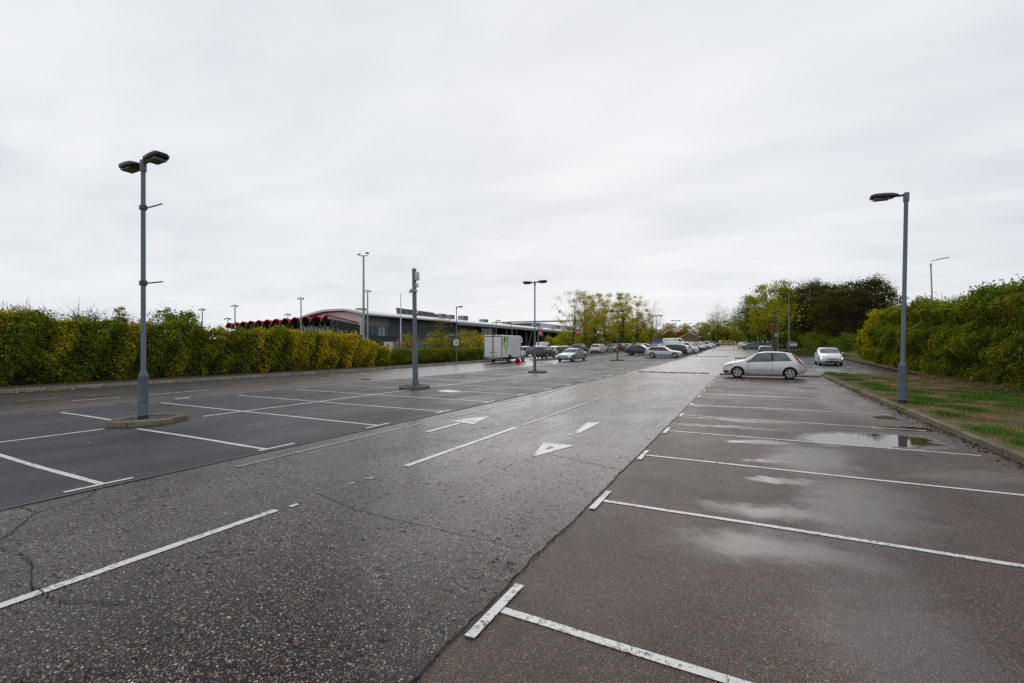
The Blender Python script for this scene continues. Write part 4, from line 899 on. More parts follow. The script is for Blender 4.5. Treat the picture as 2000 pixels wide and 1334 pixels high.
SH['crossover'] = Shape(4.42, .91, [(0, .66), (.05, .80), (.2, .90), (.6, .98), (1.08, 1.05), (1.55, 1.30), (1.95, 1.50), (2.35, 1.56), (3.0, 1.54), (3.6, 1.42), (4.0, 1.24), (4.22, 1.08), (4.36, .92), (4.42, .58)],
    [(0, .60), (.05, .72), (.2, .82), (.7, .92), (1.1, .97), (2.2, 1.00), (3.5, 1.06), (4.05, 1.08), (4.32, .88), (4.42, .50)], [(0, .34), (.12, .24), (.5, .23), (3.8, .24), (4.2, .30), (4.42, .40)], planc(4.42, .91, .62), [(0, .82), (1.1, .82), (1.6, .82), (2.1, .77), (3.2, .75), (4.0, .76), (4.42, .82)],
    (.84, 3.48), .36, [(1.30, 2.32, 1.82, 2.32, 6.08, 7.92), (2.42, 3.45, 2.42, 3.25, 6.08, 7.92)], (1.1, 1.97), (3.7, 4.18), 'suv', (.05, .50, .14, .58, 4.9, 5.9), (4.12, 4.36, 4.06, 4.30, 5.0, 6.3))
SH['van'] = Shape(5.0, .96, [(0, .72), (.05, .90), (.2, 1.02), (.55, 1.12), (.85, 1.20), (1.25, 1.60), (1.55, 1.86), (1.9, 1.94), (3.2, 1.96), (4.7, 1.94), (4.9, 1.88), (4.97, 1.70), (5.0, .6)],
    [(0, .66), (.05, .80), (.2, .92), (.6, 1.04), (.9, 1.10), (2.0, 1.14), (4.8, 1.14), (4.95, 1.0), (5.0, .5)], [(0, .34), (.12, .24), (.5, .23), (4.5, .24), (4.8, .30), (5.0, .40)], planc(5.0, .96, .70, .76), [(0, .84), (.8, .84), (1.2, .82), (1.6, .78), (3, .78), (4.8, .78), (5, .8)],
    (.85, 3.9), .34, [(1.05, 1.95, 1.42, 1.95, 6.2, 7.7)], (.88, 1.55), None, 'van', (.05, .45, .2, .58, 4.9, 5.9), (4.86, 4.98, 4.86, 4.97, 5.0, 7.0))
PROTO = {}
def proto(kind, **kw):
    key = (kind, tuple(sorted(kw.items())))
    if key not in PROTO:
        PROTO[key] = build_car(SH[kind], **kw); o = PROTO[key]; KIDS[o.name] = list(o.children)
        for c in list(o.children): KIDS[c.name] = list(c.children)
    return PROTO[key]
USED = set(); _idx = {}
def kids(o):
    if not _idx or o.name not in _idx: _idx[o.name] = list(o.children)
    return _idx[o.name]
def dup(o, parent=None):
    c = o.copy(); C.objects.link(c); c.parent = parent
    for ch in kids(o): dup(ch, c)
    return c
def car(kind, colour, x, y, head, label, group=None, name='parked_car', cat='car', z=0.0, **kw):
    p = proto(kind, **kw); first = id(p) not in USED
    if first:
        kids(p); [kids(q) for q in kids(p)]; USED.add(id(p))
    o = dup(p) ; o.name = name
    o.location = (x, y, zr(y)+z); a = R(head); o.rotation_euler[2] = a
    slope = (zr(y+1)-zr(y-1))/2; o.rotation_euler = (math.atan(slope)*math.cos(a), -math.atan(slope)*math.sin(a), a)
    o['label'] = label; o['category'] = cat
    if group: o['group'] = group
    elif 'group' in o: del o['group']
    for ch in o.children:
        if ch.name.split('.')[0] in ('body', 'door_mirror', 'door_handle', 'side_moulding'):
            for s_ in ch.material_slots:
                if s_.material and s_.material.name == 'silver': s_.link = 'OBJECT'; s_.material = M[colour]
    return o
zc = .012
def plate_text(o, part, txt):
    for ch in o.children:
        if ch.name.startswith(part):
            me = text_mesh('plate_text', txt, .085, 'plate_text', sx=1.0, align='CENTER'); f = part == 'front_plate'
            for v in me.vertices:
                x, y = v.co.x, v.co.y; v.co = (.0, x, y-.03) if f else (.0, -x, y-.03)
            vx = [v.co.x for v in ch.data.vertices]; vz = [v.co.z for v in ch.data.vertices]
            t = link('plate_lettering', me, ch, ((max(vx)+.003) if f else (min(vx)-.003), 0, (min(vz)+max(vz))/2))
fiesta = car('hatch3', 'silver', .82, 28.85, 180, 'silver three-door hatchback parked side-on at the end of the brown bays', z=zc, hero=1, glass='pale_car_glass')
onc = car('hatch5', 'silver', 6.45, 48.6, -90, 'silver supermini with headlights on, driving along the side lane', name='moving_car', glass='pale_car_glass', lit=True, z=.006)
plate_text(onc, 'front_plate', 'ND58 ZVX')
sal = car('saloon', 'blue_silver', -17.35, 48.6, -97, 'pale blue silver saloon with headlights on, driving on the access road', name='moving_car', lit=True)
car('estate', 'oyster', -9.55, 61.7, 0, 'silver estate car parked side-on as the first of the middle row', z=.02)
car('suv', 'charcoal', -9.75, 69.0, 180, 'large dark SUV parked behind the silver estate', dark_rims=True, z=.02)
car('crossover', 'graphite', -14.25, 70.2, 0, 'dark grey coupe-roofed crossover beside the silver estate', dark_rims=True, z=.02)
GA = 'cars parked in the middle double row'; GB = 'cars parked beyond the build-out'; GC = 'cars in the far car park beyond the plot'
A = [('hatch5', 'silver', 74.0, 180, 'silver hatchback with its tail just past the dark SUV'), ('van', 'white', 79.2, 0, 'small white panel van with faint side lettering among the middle row'),
     ('hatch5', 'white', 84.2, 0, 'white hatchback parked right after the small white van'), ('suv', 'black', 88.6, 0, 'black SUV nose-out between two pale cars'), ('hatch5', 'silver', 91.8, 0, 'silver hatchback nose-out after the black SUV'), ('estate', 'charcoal', 97.0, 0, 'charcoal estate nose-out in the middle row'),
     ('hatch5', 'oyster', 101.5, 0, 'pale silver hatchback nose-out after the charcoal estate'), ('suv', 'grey', 106, 0, 'mid-grey SUV nose-out in the middle row'), ('hatch5', 'white', 111, 0, 'white hatchback nose-out after the mid-grey SUV'), ('saloon', 'silver', 116, 0, 'silver saloon nose-out past the third twin lamp'),
     ('hatch5', 'black', 121, 0, 'black hatchback nose-out far up the middle row'), ('suv', 'white', 127, 0, 'white SUV nose-out far up the middle row'), ('estate', 'navy', 133, 0, 'navy estate nose-out far up the middle row'), ('hatch5', 'silver', 140, 0, 'last but one silver hatchback far up the middle row'), ('suv', 'charcoal', 148, 0, 'charcoal SUV at the far end of the middle row'), ('hatch5', 'navy', 156, 0, 'dark blue hatchback at the very end of the middle row')]
for k, c_, yy, hd, lab in A: car(k, c_, -9.4+U(-.25, .2), yy, hd+U(-2, 2), lab, GA)
B_ = [('hatch5', 'red', 77.0, 'red hatchback half hidden behind the silver estate'), ('estate', 'silver', 81.5, 'silver estate behind the red hatchback'), ('suv', 'maroon', 86, 'maroon SUV in the back line of the middle row'), ('hatch5', 'white', 90.5, 'white hatchback in the back line of the middle row'), ('saloon', 'graphite', 95, 'graphite saloon in the back line near the second twin lamp'), ('estate', 'white', 100, 'white estate in the back line of the middle row'), ('hatch5', 'red', 110, 'red hatchback farther up the back line'), ('suv', 'black', 116, 'black SUV in the back line past the third twin lamp'), ('hatch5', 'oyster', 122, 'pale hatchback far up the back line'), ('estate', 'blue_grey', 129, 'blue grey estate far up the back line'), ('hatch5', 'white', 137, 'white hatchback at the far end of the back line')]
for k, c_, yy, lab in B_: car(k, c_, -14.2+U(-.2, .2), yy, 180+U(-2, 2), lab, GA)
Lc = [('suv', 'charcoal', -23.3, 54.4, 92, 'dark SUV parked tail-on just beyond the box van'), ('estate', 'silver', -26.0, 63.5, -88, 'silver estate facing out behind the dark SUV'), ('hatch5', 'blue_grey', -29.4, 62.0, 90, 'blue grey hatchback glimpsed past the box van cab'), ('hatch5', 'black', -24.6, 66.5, 92, 'black hatchback parked tail-on behind the moving saloon'), ('saloon', 'silver', -27.8, 69.5, -90, 'silver saloon facing out beside the black hatchback'),
      ('suv', 'black', -26.6, 78.5, 90, 'black SUV with a yellow plate two cars from the white SUV'), ('suv', 'white', -23.3, 78.6, 92, 'white SUV parked tail-on at the build-out kerb'), ('hatch5', 'white', -24.5, 84.6, 90, 'white hatchback half hidden by the white SUV'), ('crossover', 'grey', -23.3, 88.5, -86, 'mid-grey crossover facing out beside the white SUV'), ('suv', 'maroon', -23.4, 95, 90, 'maroon SUV tail-on after the mid-grey crossover'), ('hatch5', 'silver', -22.8, 99.5, 90, 'silver hatchback tail-on after the maroon SUV'), ('suv', 'black', -22.2, 104, 90, 'black SUV facing away near the lamp island'), ('estate', 'maroon', -21.6, 109, 90, 'maroon estate near the far trees'), ('hatch5', 'navy', -32.5, 74, 90, 'navy hatchback in the second line beyond the saloon'), ('suv', 'graphite', -35, 82, -90, 'graphite SUV in the second line by the tree trunks'), ('van', 'white', -38.5, 90, 90, 'white van glimpsed in the second line by the trees'), ('estate', 'grey', -20.5, 117, 0, 'mid-grey estate side-on below the far trees'), ('suv', 'white', -20.0, 124, 0, 'white SUV side-on below the far trees'), ('hatch5', 'black', -20.5, 131, 0, 'black hatchback side-on below the far trees'), ('saloon', 'red', -18.7, 93, 0, 'red saloon glimpsed behind the grey crossover'), ('estate', 'silver', -19.0, 100, 0, 'silver estate glimpsed behind the red saloon')]
for k, c_, x, yy, hd, lab in Lc: car(k, c_, x, yy, hd+U(-2, 2), lab, GB)
Rc = [('saloon', 'blue_grey', 1.6, 109, 0, 'blue grey saloon parked side-on ahead of the far trees'), ('estate', 'graphite', 2.28, 68.9, 90, 'dark estate seen tail-on over the silver hatchback bonnet'), ('hatch5', 'oyster', -.2, 116.5, -70, 'pale hatchback behind the blue grey saloon'), ('suv', 'charcoal', 3.0, 119.5, 0, 'charcoal SUV behind the blue grey saloon'), ('hatch5', 'silver', 3.5, 134.5, -90, 'silver hatchback facing out past the charcoal SUV'), ('hatch5', 'white', 5.4, 137.7, -90, 'white hatchback facing out past the charcoal SUV'), ('estate', 'black', 4.5, 128.2, 180, 'black estate between the pale hatchbacks'), ('crossover', 'silver', 6.7, 140.6, -90, 'silver crossover facing out by the dark trunk'), ('hatch5', 'white', 7.46, 125.3, -90, 'white hatchback facing out beside the dark trunk'), ('suv', 'oyster', 9.3, 121.5, -88, 'pale SUV facing out past the lamp post'), ('hatch5', 'red', 11.3, 128.6, -80, 'bright red hatchback by the pale green bush'), ('hatch5', 'graphite', 8.9, 133, -86, 'graphite hatchback between the white and pale cars')]
for k, c_, x, yy, hd, lab in Rc: car(k, c_, x, yy, hd, lab, GC)
tv = car('van', 'white', -13.4, 103.5, 2, 'tall white delivery van standing above the car roofs', name='delivery_van', cat='van'); tv.scale = (1.1, 1.05, 1.32)
for p in list(PROTO.values()):
    for ch in list(p.children_recursive): bpy.data.objects.remove(ch)
    bpy.data.objects.remove(p)

# ------------------------------------------------------------------ box van, facing +Y, tail towards the camera
v = thing('box_van', 'white box van with green outline logo parked at the footway kerb', 'van', (-23.42, 44.3, zr(44)), R(90))
cabS = Shape(2.35, 1.0, [(0, .80), (.05, .98), (.2, 1.10), (.5, 1.22), (.75, 1.32), (1.1, 1.75), (1.4, 2.12), (1.6, 2.2), (2.3, 2.22), (2.35, 2.2)], [(0, .70), (.05, .86), (.2, .98), (.6, 1.12), (.8, 1.2), (2.35, 1.25)], [(0, .40), (.15, .30), (2.35, .32)], [(0, .72), (.1, .86), (.3, .95), (.7, 1.0), (2.35, 1.0)], [(0, .86), (.8, .86), (1.4, .82), (2.35, .82)], (.85, 9), .34, [(.95, 1.75, 1.3, 1.75, 6.15, 7.8)], (.8, 1.42), None, 'van', (.05, .4, .25, .62, 4.9, 5.9), (2.2, 2.3, 2.2, 2.3, 5, 6))
def mv(b, dx): b.v = [(p[0]+dx, p[1], p[2]) for p in b.v]; return b
cm = body_mesh(cabS)
cm.materials[0] = M['white']; CX = 1.95; cab = link('cab', cm, v, (CX, 0, 0))
for sd in (1, -1):
    b = MB(); car_patch(b, cabS, cabS.side[0], sd, 'car_glass', .006, 8, 4); b.obj('side_window', cab)
    b = MB(); car_patch(b, cabS, cabS.head, sd, 'lamp_clear', .006, 5, 3); b.obj('headlight', cab)
    b = MB(); p = cabS.S(.95, 6.4, sd); b.box((p.x, p.y+sd*.22, p.z+.16), (.12, .2, .34), 'trim_black', bev=.04); b.tube((p.x, p.y, p.z+.05), (p.x, p.y+sd*.2, p.z+.08), .025, .025, 'trim_black', 6); b.obj('door_mirror', cab)
    b = MB(); car_patch(b, cabS, (1.25, 1.7, 1.25, 1.7, 3.1, 3.6), sd, 'trim_black', .012, 4, 2); b.obj('side_rubbing_strip', cab)
    b = MB(); p = cabS.S(1.75, 5.4, sd); b.box((p.x, p.y+sd*.01, p.z-.05), (.07, .03, .2), 'trim_black'); b.obj('door_handle', cab)
b = MB(); car_screen(b, cabS, .82, 1.42, 8.15, 'car_glass'); b.obj('windscreen', cab)
b = MB(); hw = 1.08; zb, zt = .52, 2.86; x0, x1 = -3.05, 1.25
b.box(((x0+x1)/2, 0, (zb+zt)/2), (x1-x0, hw*2, zt-zb), 'white', bev=.03); b.obj('box', v)
b = MB(); pr = [(x1, 2.05), (x1+.35, 2.06), (x1+.52, 2.2), (x1+.50, 2.45), (x1+.38, 2.68), (x1+.18, 2.82), (x1, 2.86)]; n = len(pr)
b.add([(p[0], -hw+.02, p[1]) for p in pr]+[(p[0], hw-.02, p[1]) for p in pr], [(i, i+1, n+i+1, n+i) for i in range(n-1)]+[list(range(n))[::-1], [n+i for i in range(n)]], 'white'); b.obj('luton_fairing', v)
for sd, xx in ((1, 1), (-1, 1)):
    b = MB(); b.box((x0-.006, sd*hw*.97, (zb+zt)/2-.05), (.05, .09, zt-zb-.1), 'galvanised'); b.obj('corner_post', v)
    b = MB(); b.box((x0-.02, sd*.505, (zb+zt)/2-.06), (.05, .96, zt-zb-.24), 'white', bev=.012); d_ = b.obj('rear_door', v)
    b = MB(); b.box((x0-.05, sd*.07, (zb+zt)/2-.06), (.03, .07, zt-zb-.24), 'galvanised'); b.obj('lock_bar', d_)
    b = MB(); b.box((x0-.03, sd*.86, zb-.08), (.06, .30, .10), 'lamp_red', bev=.01); b.obj('tail_light', v)
    b = MB(); b.box((x1-.03, sd*hw, (zb+zt)/2), (.06, .03, zt-zb-.06), 'galvanised'); b.obj('edge_trim', v)
b = MB(); b.box((x0-.01, 0, zt-.13), (.07, hw*1.94, .07), 'dark_steel'); b.obj('header_rail', v)
b = MB(); b.box((x0-.03, 0, zt-.05), (.04, .28, .05), 'dark_steel'); b.obj('marker_lamp', v)
b = MB(); b.box((x0+.0, 0, zb-.08), (.10, hw*2, .14), 'galvanised', bev=.02); bm_ = b.obj('rear_bumper', v)
b = MB(); b.box((x0-.065, .05, zb-.08), (.02, .52, .12), 'plate_yellow'); b.obj('rear_plate', bm_)
b = MB(); b.box(((x0+x1)/2, 0, zb-.12), (4.1, .9, .2), 'trim_black'); b.obj('chassis', v)
tm, rm = wheel_meshes(.34)
for wx, yy in ((CX+2.35/2-.85, .88), (-1.35, .92)):
    for sd in (1, -1): wh = link('wheel', tm, v, (wx, sd*yy, .34), 0 if sd > 0 else math.pi); link('rim', rm, wh)
for sd in (1, -1):
    b = MB(); N_ = 18; r0, r1 = .36, .47; vs = []
    for i in range(N_+1): a = math.pi*i/N_; vs += [(-1.35+r0*math.cos(a), sd*(hw+.012), .36+r0*math.sin(a)), (-1.35+r1*math.cos(a), sd*(hw+.012), .36+r1*math.sin(a))]
    b.add(vs, [(2*i, 2*i+1, 2*i+3, 2*i+2) for i in range(N_)], 'trim_black'); b.add([(-1.35+r0*math.cos(math.pi*i/N_), sd*(hw+.006), .36+r0*math.sin(math.pi*i/N_)) for i in range(N_+1)], [list(range(N_+1))], 'well'); b.obj('wheel_arch', v)
simple('logo_green', (.30, .56, .02), .5, var=.15)
def ribbon(b, P, w, y, m, map_):
    vs = []
    for i, p in enumerate(P):
        q = P[min(i+1, len(P)-1)]; o_ = P[max(0, i-1)]; d = Vector((q[0]-o_[0], q[1]-o_[1])); n = Vector((-d.y, d.x)).normalized()*w/2*(.6+.6*math.sin(i*1.1)**2)
        vs += [map_(p[0]-n.x, p[1]-n.y), map_(p[0]+n.x, p[1]+n.y)]
    b.add(vs, [(2*i, 2*i+1, 2*i+3, 2*i+2) for i in range(len(P)-1)], m)
def logo(map_, name, par, w):
    b = MB()
    def sm(P, k=5):
        f1, f2 = pchip(range(len(P)), [p[0] for p in P]), pchip(range(len(P)), [p[1] for p in P]); return [(f1(i/k), f2(i/k)) for i in range((len(P)-1)*k+1)]
    ribbon(b, sm([(.42, 1.0), (.30, .93), (.12, .87), (.05, .83), (.22, .78), (.14, .70), (.03, .62), (.10, .52), (.25, .44)]), w, 0, 'logo_green', map_)
    ribbon(b, sm([(.72, 1.0), (.88, .93), (.92, .85), (.84, .76), (.80, .70)]), w, 0, 'logo_green', map_)
    ribbon(b, sm([(.05, .84), (.3, .85), (.6, .875), (.75, .88)]), w*.5, 0, 'logo_green', map_); ribbon(b, sm([(.14, .71), (.35, .73), (.55, .76), (.7, .77)]), w*.5, 0, 'logo_green', map_)
    ribbon(b, sm([(.25, .44), (.34, .36), (.45, .29), (.52, .27)]), w*.7, 0, 'logo_green', map_); ribbon(b, sm([(.82, .72), (.95, .60), (.90, .48), (.74, .36), (.56, .27), (.52, .15), (.44, .02)]), w*.8, 0, 'logo_green', map_)
    ribbon(b, sm([(.30, .50), (.48, .55), (.62, .58)]), w*.35, 0, 'logo_green', map_)
    return b.obj(name, par)
logo(lambda a, c: (-2.75+a*1.05, -hw-.006, .86+c*1.92), 'logo', v, .20); logo(lambda a, c: (-1.7-a*1.05, hw+.006, .86+c*1.92), 'logo', v, .20)
logo(lambda a, c: (x0-.05, .86-a*.36, 1.85+c*.62), 'rear_logo', v, .04)
me = text_mesh('rear_lettering', 'NUB AND HUB', .15, 'trim_black', sx=.82, align='CENTER')
for q in me.vertices: q.co = (0, -q.co.x, q.co.y)
link('rear_lettering', me, v, (x0-.07, 0, 1.02))
# red bucket on its side by the van
b = MB(); b.lathe([(.19, 0), (.20, .01), (.255, .5), (.275, .5), (.275, .53), (.25, .53), (.185, .04), (.001, .04)], 'red_metal', 20); 
o = b.obj('bucket'); o.data.materials[0] = simple('bucket_red', (.62, .02, .015), .45); tag(o, 'red plastic bucket lying on its side by the box van', 'bucket'); o.location = (-20.35, 40.9, .30); o.rotation_euler = (R(88), 0, R(22))
# ------------------------------------------------------------------ sports hall
simple('hall_dark', (.060, .064, .072), .75, var=.25, vs=1.2); simple('hall_plinth', (.045, .045, .048), .85, var=.3, vs=1.5); simple('hall_beige', (.20, .19, .175), .7, var=.12); simple('hall_pink', (.72, .65, .64), .6, var=.05)
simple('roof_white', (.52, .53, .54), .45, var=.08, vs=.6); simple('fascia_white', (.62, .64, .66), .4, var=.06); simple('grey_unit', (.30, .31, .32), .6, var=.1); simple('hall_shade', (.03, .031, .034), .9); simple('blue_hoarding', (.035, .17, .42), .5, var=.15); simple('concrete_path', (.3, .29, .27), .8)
hall = thing('sports_hall', 'long dark grey sports hall with a curved white roof', 'building', (0, 0, 0))
HX = -70.0; HY0, HY1 = 69.0, 236.0
rp = pchip([-92, -88.5, -84, -79, -75, -71.5, -68.2], [7.3, 8.1, 9.15, 9.75, 9.75, 9.3, 8.62])
xs = list(np.linspace(-92, -68.2, 22)); ys = list(np.linspace(HY0-1.2, HY1, 40))
b = MB(); vs = [(x, y, rp(x)) for y in ys for x in xs]+[(x, y, rp(x)-.42) for y in ys for x in xs]; n = len(xs); m_ = len(ys)*n
fs = [(j*n+i, j*n+i+1, (j+1)*n+i+1, (j+1)*n+i) for j in range(len(ys)-1) for i in range(n-1)]
b.add(vs, fs, 'roof_white', True); b.add(vs, [tuple(m_+q for q in f[::-1]) for f in fs], 'grey_unit', True)
roof = b.obj('roof', hall)
b = MB()
fr = [(i, i+1, m_+i+1, m_+i) for i in range(n-1)]; b.add(vs, [f[::-1] for f in fr], 'fascia_white'); b.obj('gable_fascia', roof)
b = MB(); b.tube((HX+1.85, HY0-1.2, 8.42), (HX+1.85, HY1, 8.42), .30, .30, 'fascia_white', 12); b.obj('eaves_gutter', roof)
b = MB(); b.tube((HX+2.6, 100, 7.72), (HX+2.6, HY1, 7.72), .22, .22, 'hall_beige', 10); b.obj('lower_eaves_tube', roof)
b = MB(); b.tube((HX+2.4, 100, 8.06), (HX+2.4, HY1, 8.06), .10, .10, 'hall_beige', 8); b.obj('mid_eaves_tube', roof)
# long wall in panels
yb = 76.8
k = 0
for y in np.arange(yb, 112, 2.6):
    for z0, z1 in ((4.05, 5.95), (5.98, 8.2)):
        b = MB(); b.box((HX-.1, y+1.29, (z0+z1)/2), (.2, 2.575, z1-z0), 'hall_dark'); b.obj('cladding_panel', hall)
b = MB(); b.box((HX-.45, (HY0+112)/2, 2.1), (.8, 112-HY0, 4.0), 'hall_plinth'); b.obj('plinth_wall', hall)
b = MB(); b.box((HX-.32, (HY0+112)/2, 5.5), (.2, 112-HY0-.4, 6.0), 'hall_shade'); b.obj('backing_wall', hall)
for y in np.arange(HY0+.1, yb-.05, .6):
    b = MB(); b.box((HX-.1, y+.29, 7.3), (.18, .57, 2.3), 'hall_beige'); b.obj('cladding_board', hall)
for i, y in enumerate(np.arange(HY0+.2, yb-.3, 1.08)):
    b = MB(); b.box((HX-.06, y+.52, 5.1), (.06, .98, 1.9), 'pale_pane' if i in (4, 5) else 'building_glass'); w_ = b.obj('window_pane', hall)
    b = MB(); b.box((HX-.02, y+.0, 5.1), (.1, .07, 1.95), 'dark_steel'); b.obj('mullion', w_)
for y in (77.5, 79.8, 82.1, 84.6):
    b = MB(); b.box((HX-.02, y, 1.75), (.08, 1.0, 1.7), 'pale_pane'); w_ = b.obj('window', hall); b = MB(); b.box((HX-.03, y, 1.75), (.06, 1.14, 1.84), 'dark_steel'); b.obj('frame', w_)
# gable wall facing the hedge
xs2 = list(np.linspace(-88.2, HX, 26)); b = MB(); vs = []
for x in xs2: vs += [(x, HY0, 4.2), (x, HY0, rp(x)-.45)]
b.add(vs, [(2*i, 2*i+2, 2*i+3, 2*i+1) for i in range(25)], 'hall_pink'); g_ = b.obj('gable_wall', hall)
b = MB(); vs = []
for x in xs2: vs += [(x, HY0-.02, rp(x)-.60), (x, HY0-.02, rp(x)-.44)]
b.add(vs, [(2*i, 2*i+2, 2*i+3, 2*i+1) for i in range(25)], 'red_metal'); b.obj('gable_trim', g_)
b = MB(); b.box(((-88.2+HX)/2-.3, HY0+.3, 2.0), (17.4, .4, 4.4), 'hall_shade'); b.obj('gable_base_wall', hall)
# open colonnade farther along
for i, y in enumerate(np.arange(116, HY1-2, 7.5)):
    zz = zr(y); b = MB(); b.box((HX-3.5, y, (zz+7.8)/2), (.9, .9, 7.8-zz), 'dark_steel'); b.obj('column', hall)
    b = MB(); b.tube((HX+2.0, y-3.2, 7.6), (HX+1.0, y+.5, zz), .14, .14, 'galvanised', 8); b.obj('raking_strut', hall)
    if i % 2 == 0: b = MB(); b.tube((HX+2.0, y+2.2, 7.6), (HX+1.0, y+.9, zz), .13, .13, 'galvanised', 8); b.obj('raking_strut', hall)
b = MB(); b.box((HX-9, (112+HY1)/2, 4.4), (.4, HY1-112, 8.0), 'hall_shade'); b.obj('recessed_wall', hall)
b = MB(); b.box((HX-.2, 119.5, 6.3), (.2, 6.0, 2.6), 'pale_pane'); b.obj('window', hall)
# rooftop plant
for i, (y, h_, w_, x) in enumerate([(76.5, .85, 1.3, -78), (103, 1.15, 2.4, -75), (107.2, 1.15, 2.0, -75), (114, 1.3, 2.6, -75), (126, .9, 2.4, -75), (142, .9, 3.2, -75), (167, 1.6, 4.6, -75), (189, 1.7, 5.0, -75), (208, 1.5, 5.2, -75)]):
    b = MB(); b.box((x, y, rp(x)+h_/2), (2.0, w_, h_), 'grey_unit', bev=.05); u_ = b.obj('roof_unit', hall)
    b = MB(); b.box((x+1.0, y-w_*.24, rp(x)+h_*.52), (.04, w_*.36, h_*.7), 'dark_steel'); b.obj('louvre', u_); b = MB(); b.box((x+1.0, y+w_*.24, rp(x)+h_*.52), (.04, w_*.36, h_*.7), 'dark_steel'); b.obj('louvre', u_)
b = MB(); b.add([(-74.5, 84.5, 9.75), (-74.5, 101.5, 9.75), (-76.6, 101.5, 11.25), (-76.6, 86.5, 11.45)], [(0, 1, 2, 3)], 'hall_shade'); b.obj('solar_array', roof)
for y in np.arange(85.5, 101, 3.0): b = MB(); b.tube((-74.4, y, 9.6), (-76.4, y+1.2, 11.3), .05, .05, 'galvanised', 6); b.tube((-74.2, y, 9.65), (-74.2, y+3.0, 9.65), .05, .05, 'galvanised', 6); b.obj('array_frame', roof)
b = MB(); b.tube((-74, 90.6, 9.8), (-75.4, 93.6, 11.0), .12, .12, 'white_metal', 8); b.obj('flue', roof)
# external stair
b = MB(); b.tube((HX+1.5, 88, 1.2), (HX+1.5, 96.5, 4.9), .07, .07, 'galvanised', 6); b.obj('stair_rail', hall); b = MB(); b.box((HX+1.5, 98.2, 4.9), (.3, 3.0, .3), 'logo_green'); b.obj('stair_canopy', hall)
simple('purple_sign', (.14, .06, .30), .5); b = MB(); b.box((HX+1.4, 98, 3.4), (.1, 1.8, 1.9), 'purple_sign'); b.obj('sign', hall)
# second block behind
blk = thing('glazed_block', 'pale glazed hall block behind the roof of the grey sports hall', 'building', (-95, 222, 0))
b = MB(); b.box((0, 0, 6.5), (20, 60, 13), 'hall_beige'); b.obj('wall', blk)
b = MB(); b.add([(-11, -32, 13.2), (11, -32, 13.2), (11, 32, 16.8), (-11, 32, 16.8), (-11, -32, 13.8), (11, -32, 13.8), (11, 32, 17.4), (-11, 32, 17.4)], [(4, 5, 6, 7), (3, 2, 1, 0), (0, 1, 5, 4), (1, 2, 6, 5), (2, 3, 7, 6), (3, 0, 4, 7)], 'grey_unit'); b.obj('roof', blk)
for i in range(16): b = MB(); b.box((10.1, -28+i*3.7, 10.8), (.2, 3.4, 4.2), 'pale_pane'); b.obj('window', blk)
# red wavy canopy
cano = thing('wavy_canopy', 'red barrel-vaulted canopy with a dark underside beside the sports hall', 'canopy', (0, 0, 0))
p0, p1 = Vector((-70.4, 62.0)), Vector((-121.0, 71.5)); NB = 12; ux = (p1-p0)/NB; bk = Vector((1.6, 7.0))
zs = 6.5
for i in range(NB):
    a0 = p0+ux*i; K = 12; fr_, bkp = [], []; big = 1.0
    for k in range(K+1):
        t = k/K if i else .5+.5*k/K; q = a0+ux*t; arch = math.sin(math.pi*t)**.8*1.05*big
        fr_.append((q.x, q.y, zs+arch+.55)); bkp.append((q.x+bk.x, q.y+bk.y, zs+arch-.75))
    b = MB(); n = K+1; T = .24
    vs = fr_+bkp+[(p[0], p[1], p[2]-T) for p in fr_]+[(p[0], p[1], p[2]-T) for p in bkp]
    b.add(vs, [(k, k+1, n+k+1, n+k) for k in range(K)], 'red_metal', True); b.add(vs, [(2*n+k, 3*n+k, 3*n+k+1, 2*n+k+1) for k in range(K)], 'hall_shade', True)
    b.add(vs, [(k, 2*n+k, 2*n+k+1, k+1) for k in range(K)]+[(0, n, 3*n, 2*n), (K, 2*n+K, 3*n+K, n+K)], 'red_metal'); b.obj('barrel_vault', cano)
    c = a0; z0 = zr(c.y); b = MB(); b.tube((c.x+.3, c.y+.6, z0), (c.x+.3, c.y+.6, zs+.2), .12, .12, 'dark_steel', 8); b.obj('column', cano)
    b = MB(); b.tube((c.x+.3, c.y+.6, z0+2.8), (c.x+ux.x*.4+.3, c.y+.6, zs+.3), .06, .06, 'dark_steel', 6); b.tube((c.x+.3, c.y+.6, z0+2.8), (c.x-ux.x*.35+.3, c.y+.9, zs+.1), .06, .06, 'dark_steel', 6); b.obj('strut', cano)
    b = MB(); b.box((c.x, c.y-.1, zs+.42), (.16, .16, .18), 'grey_unit'); b.obj('gutter_cap', cano)
b = MB(); q0, q1 = p0+bk, p1+bk; h_ = ux*.5; b.add([(p0.x+h_.x+.05, p0.y+h_.y, zs+1.35), (q0.x+h_.x+.05, q0.y+h_.y, zs+.05), (q0.x+h_.x+.05, q0.y+h_.y, zs-.5), (p0.x+h_.x+.05, p0.y+h_.y, zs+.7)], [(0, 1, 2, 3)], 'grey_unit'); b.obj('end_beam', cano)
b = MB(); b.add([(p0.x+h_.x+.3, p0.y+h_.y+.3, 0), (q0.x+h_.x+.3, q0.y+h_.y-.1, 0), (q0.x+h_.x+.3, q0.y+h_.y-.1, zs-.3), (p0.x+h_.x+.3, p0.y+h_.y+.3, zs+.8)], [(0, 1, 2, 3)], 'hall_shade'); b.obj('side_shade_sheet', cano)  # added dark sheet standing in for the shade under the open canopy end
b = MB(); b.add([(q0.x-.5, q0.y+.3, 0), (q1.x, q1.y+.3, 0), (q1.x, q1.y+.3, zs+1), (q0.x-.5, q0.y+.3, zs-.6)], [(0, 1, 2, 3)], 'hall_shade'); b.obj('back_wall', cano)
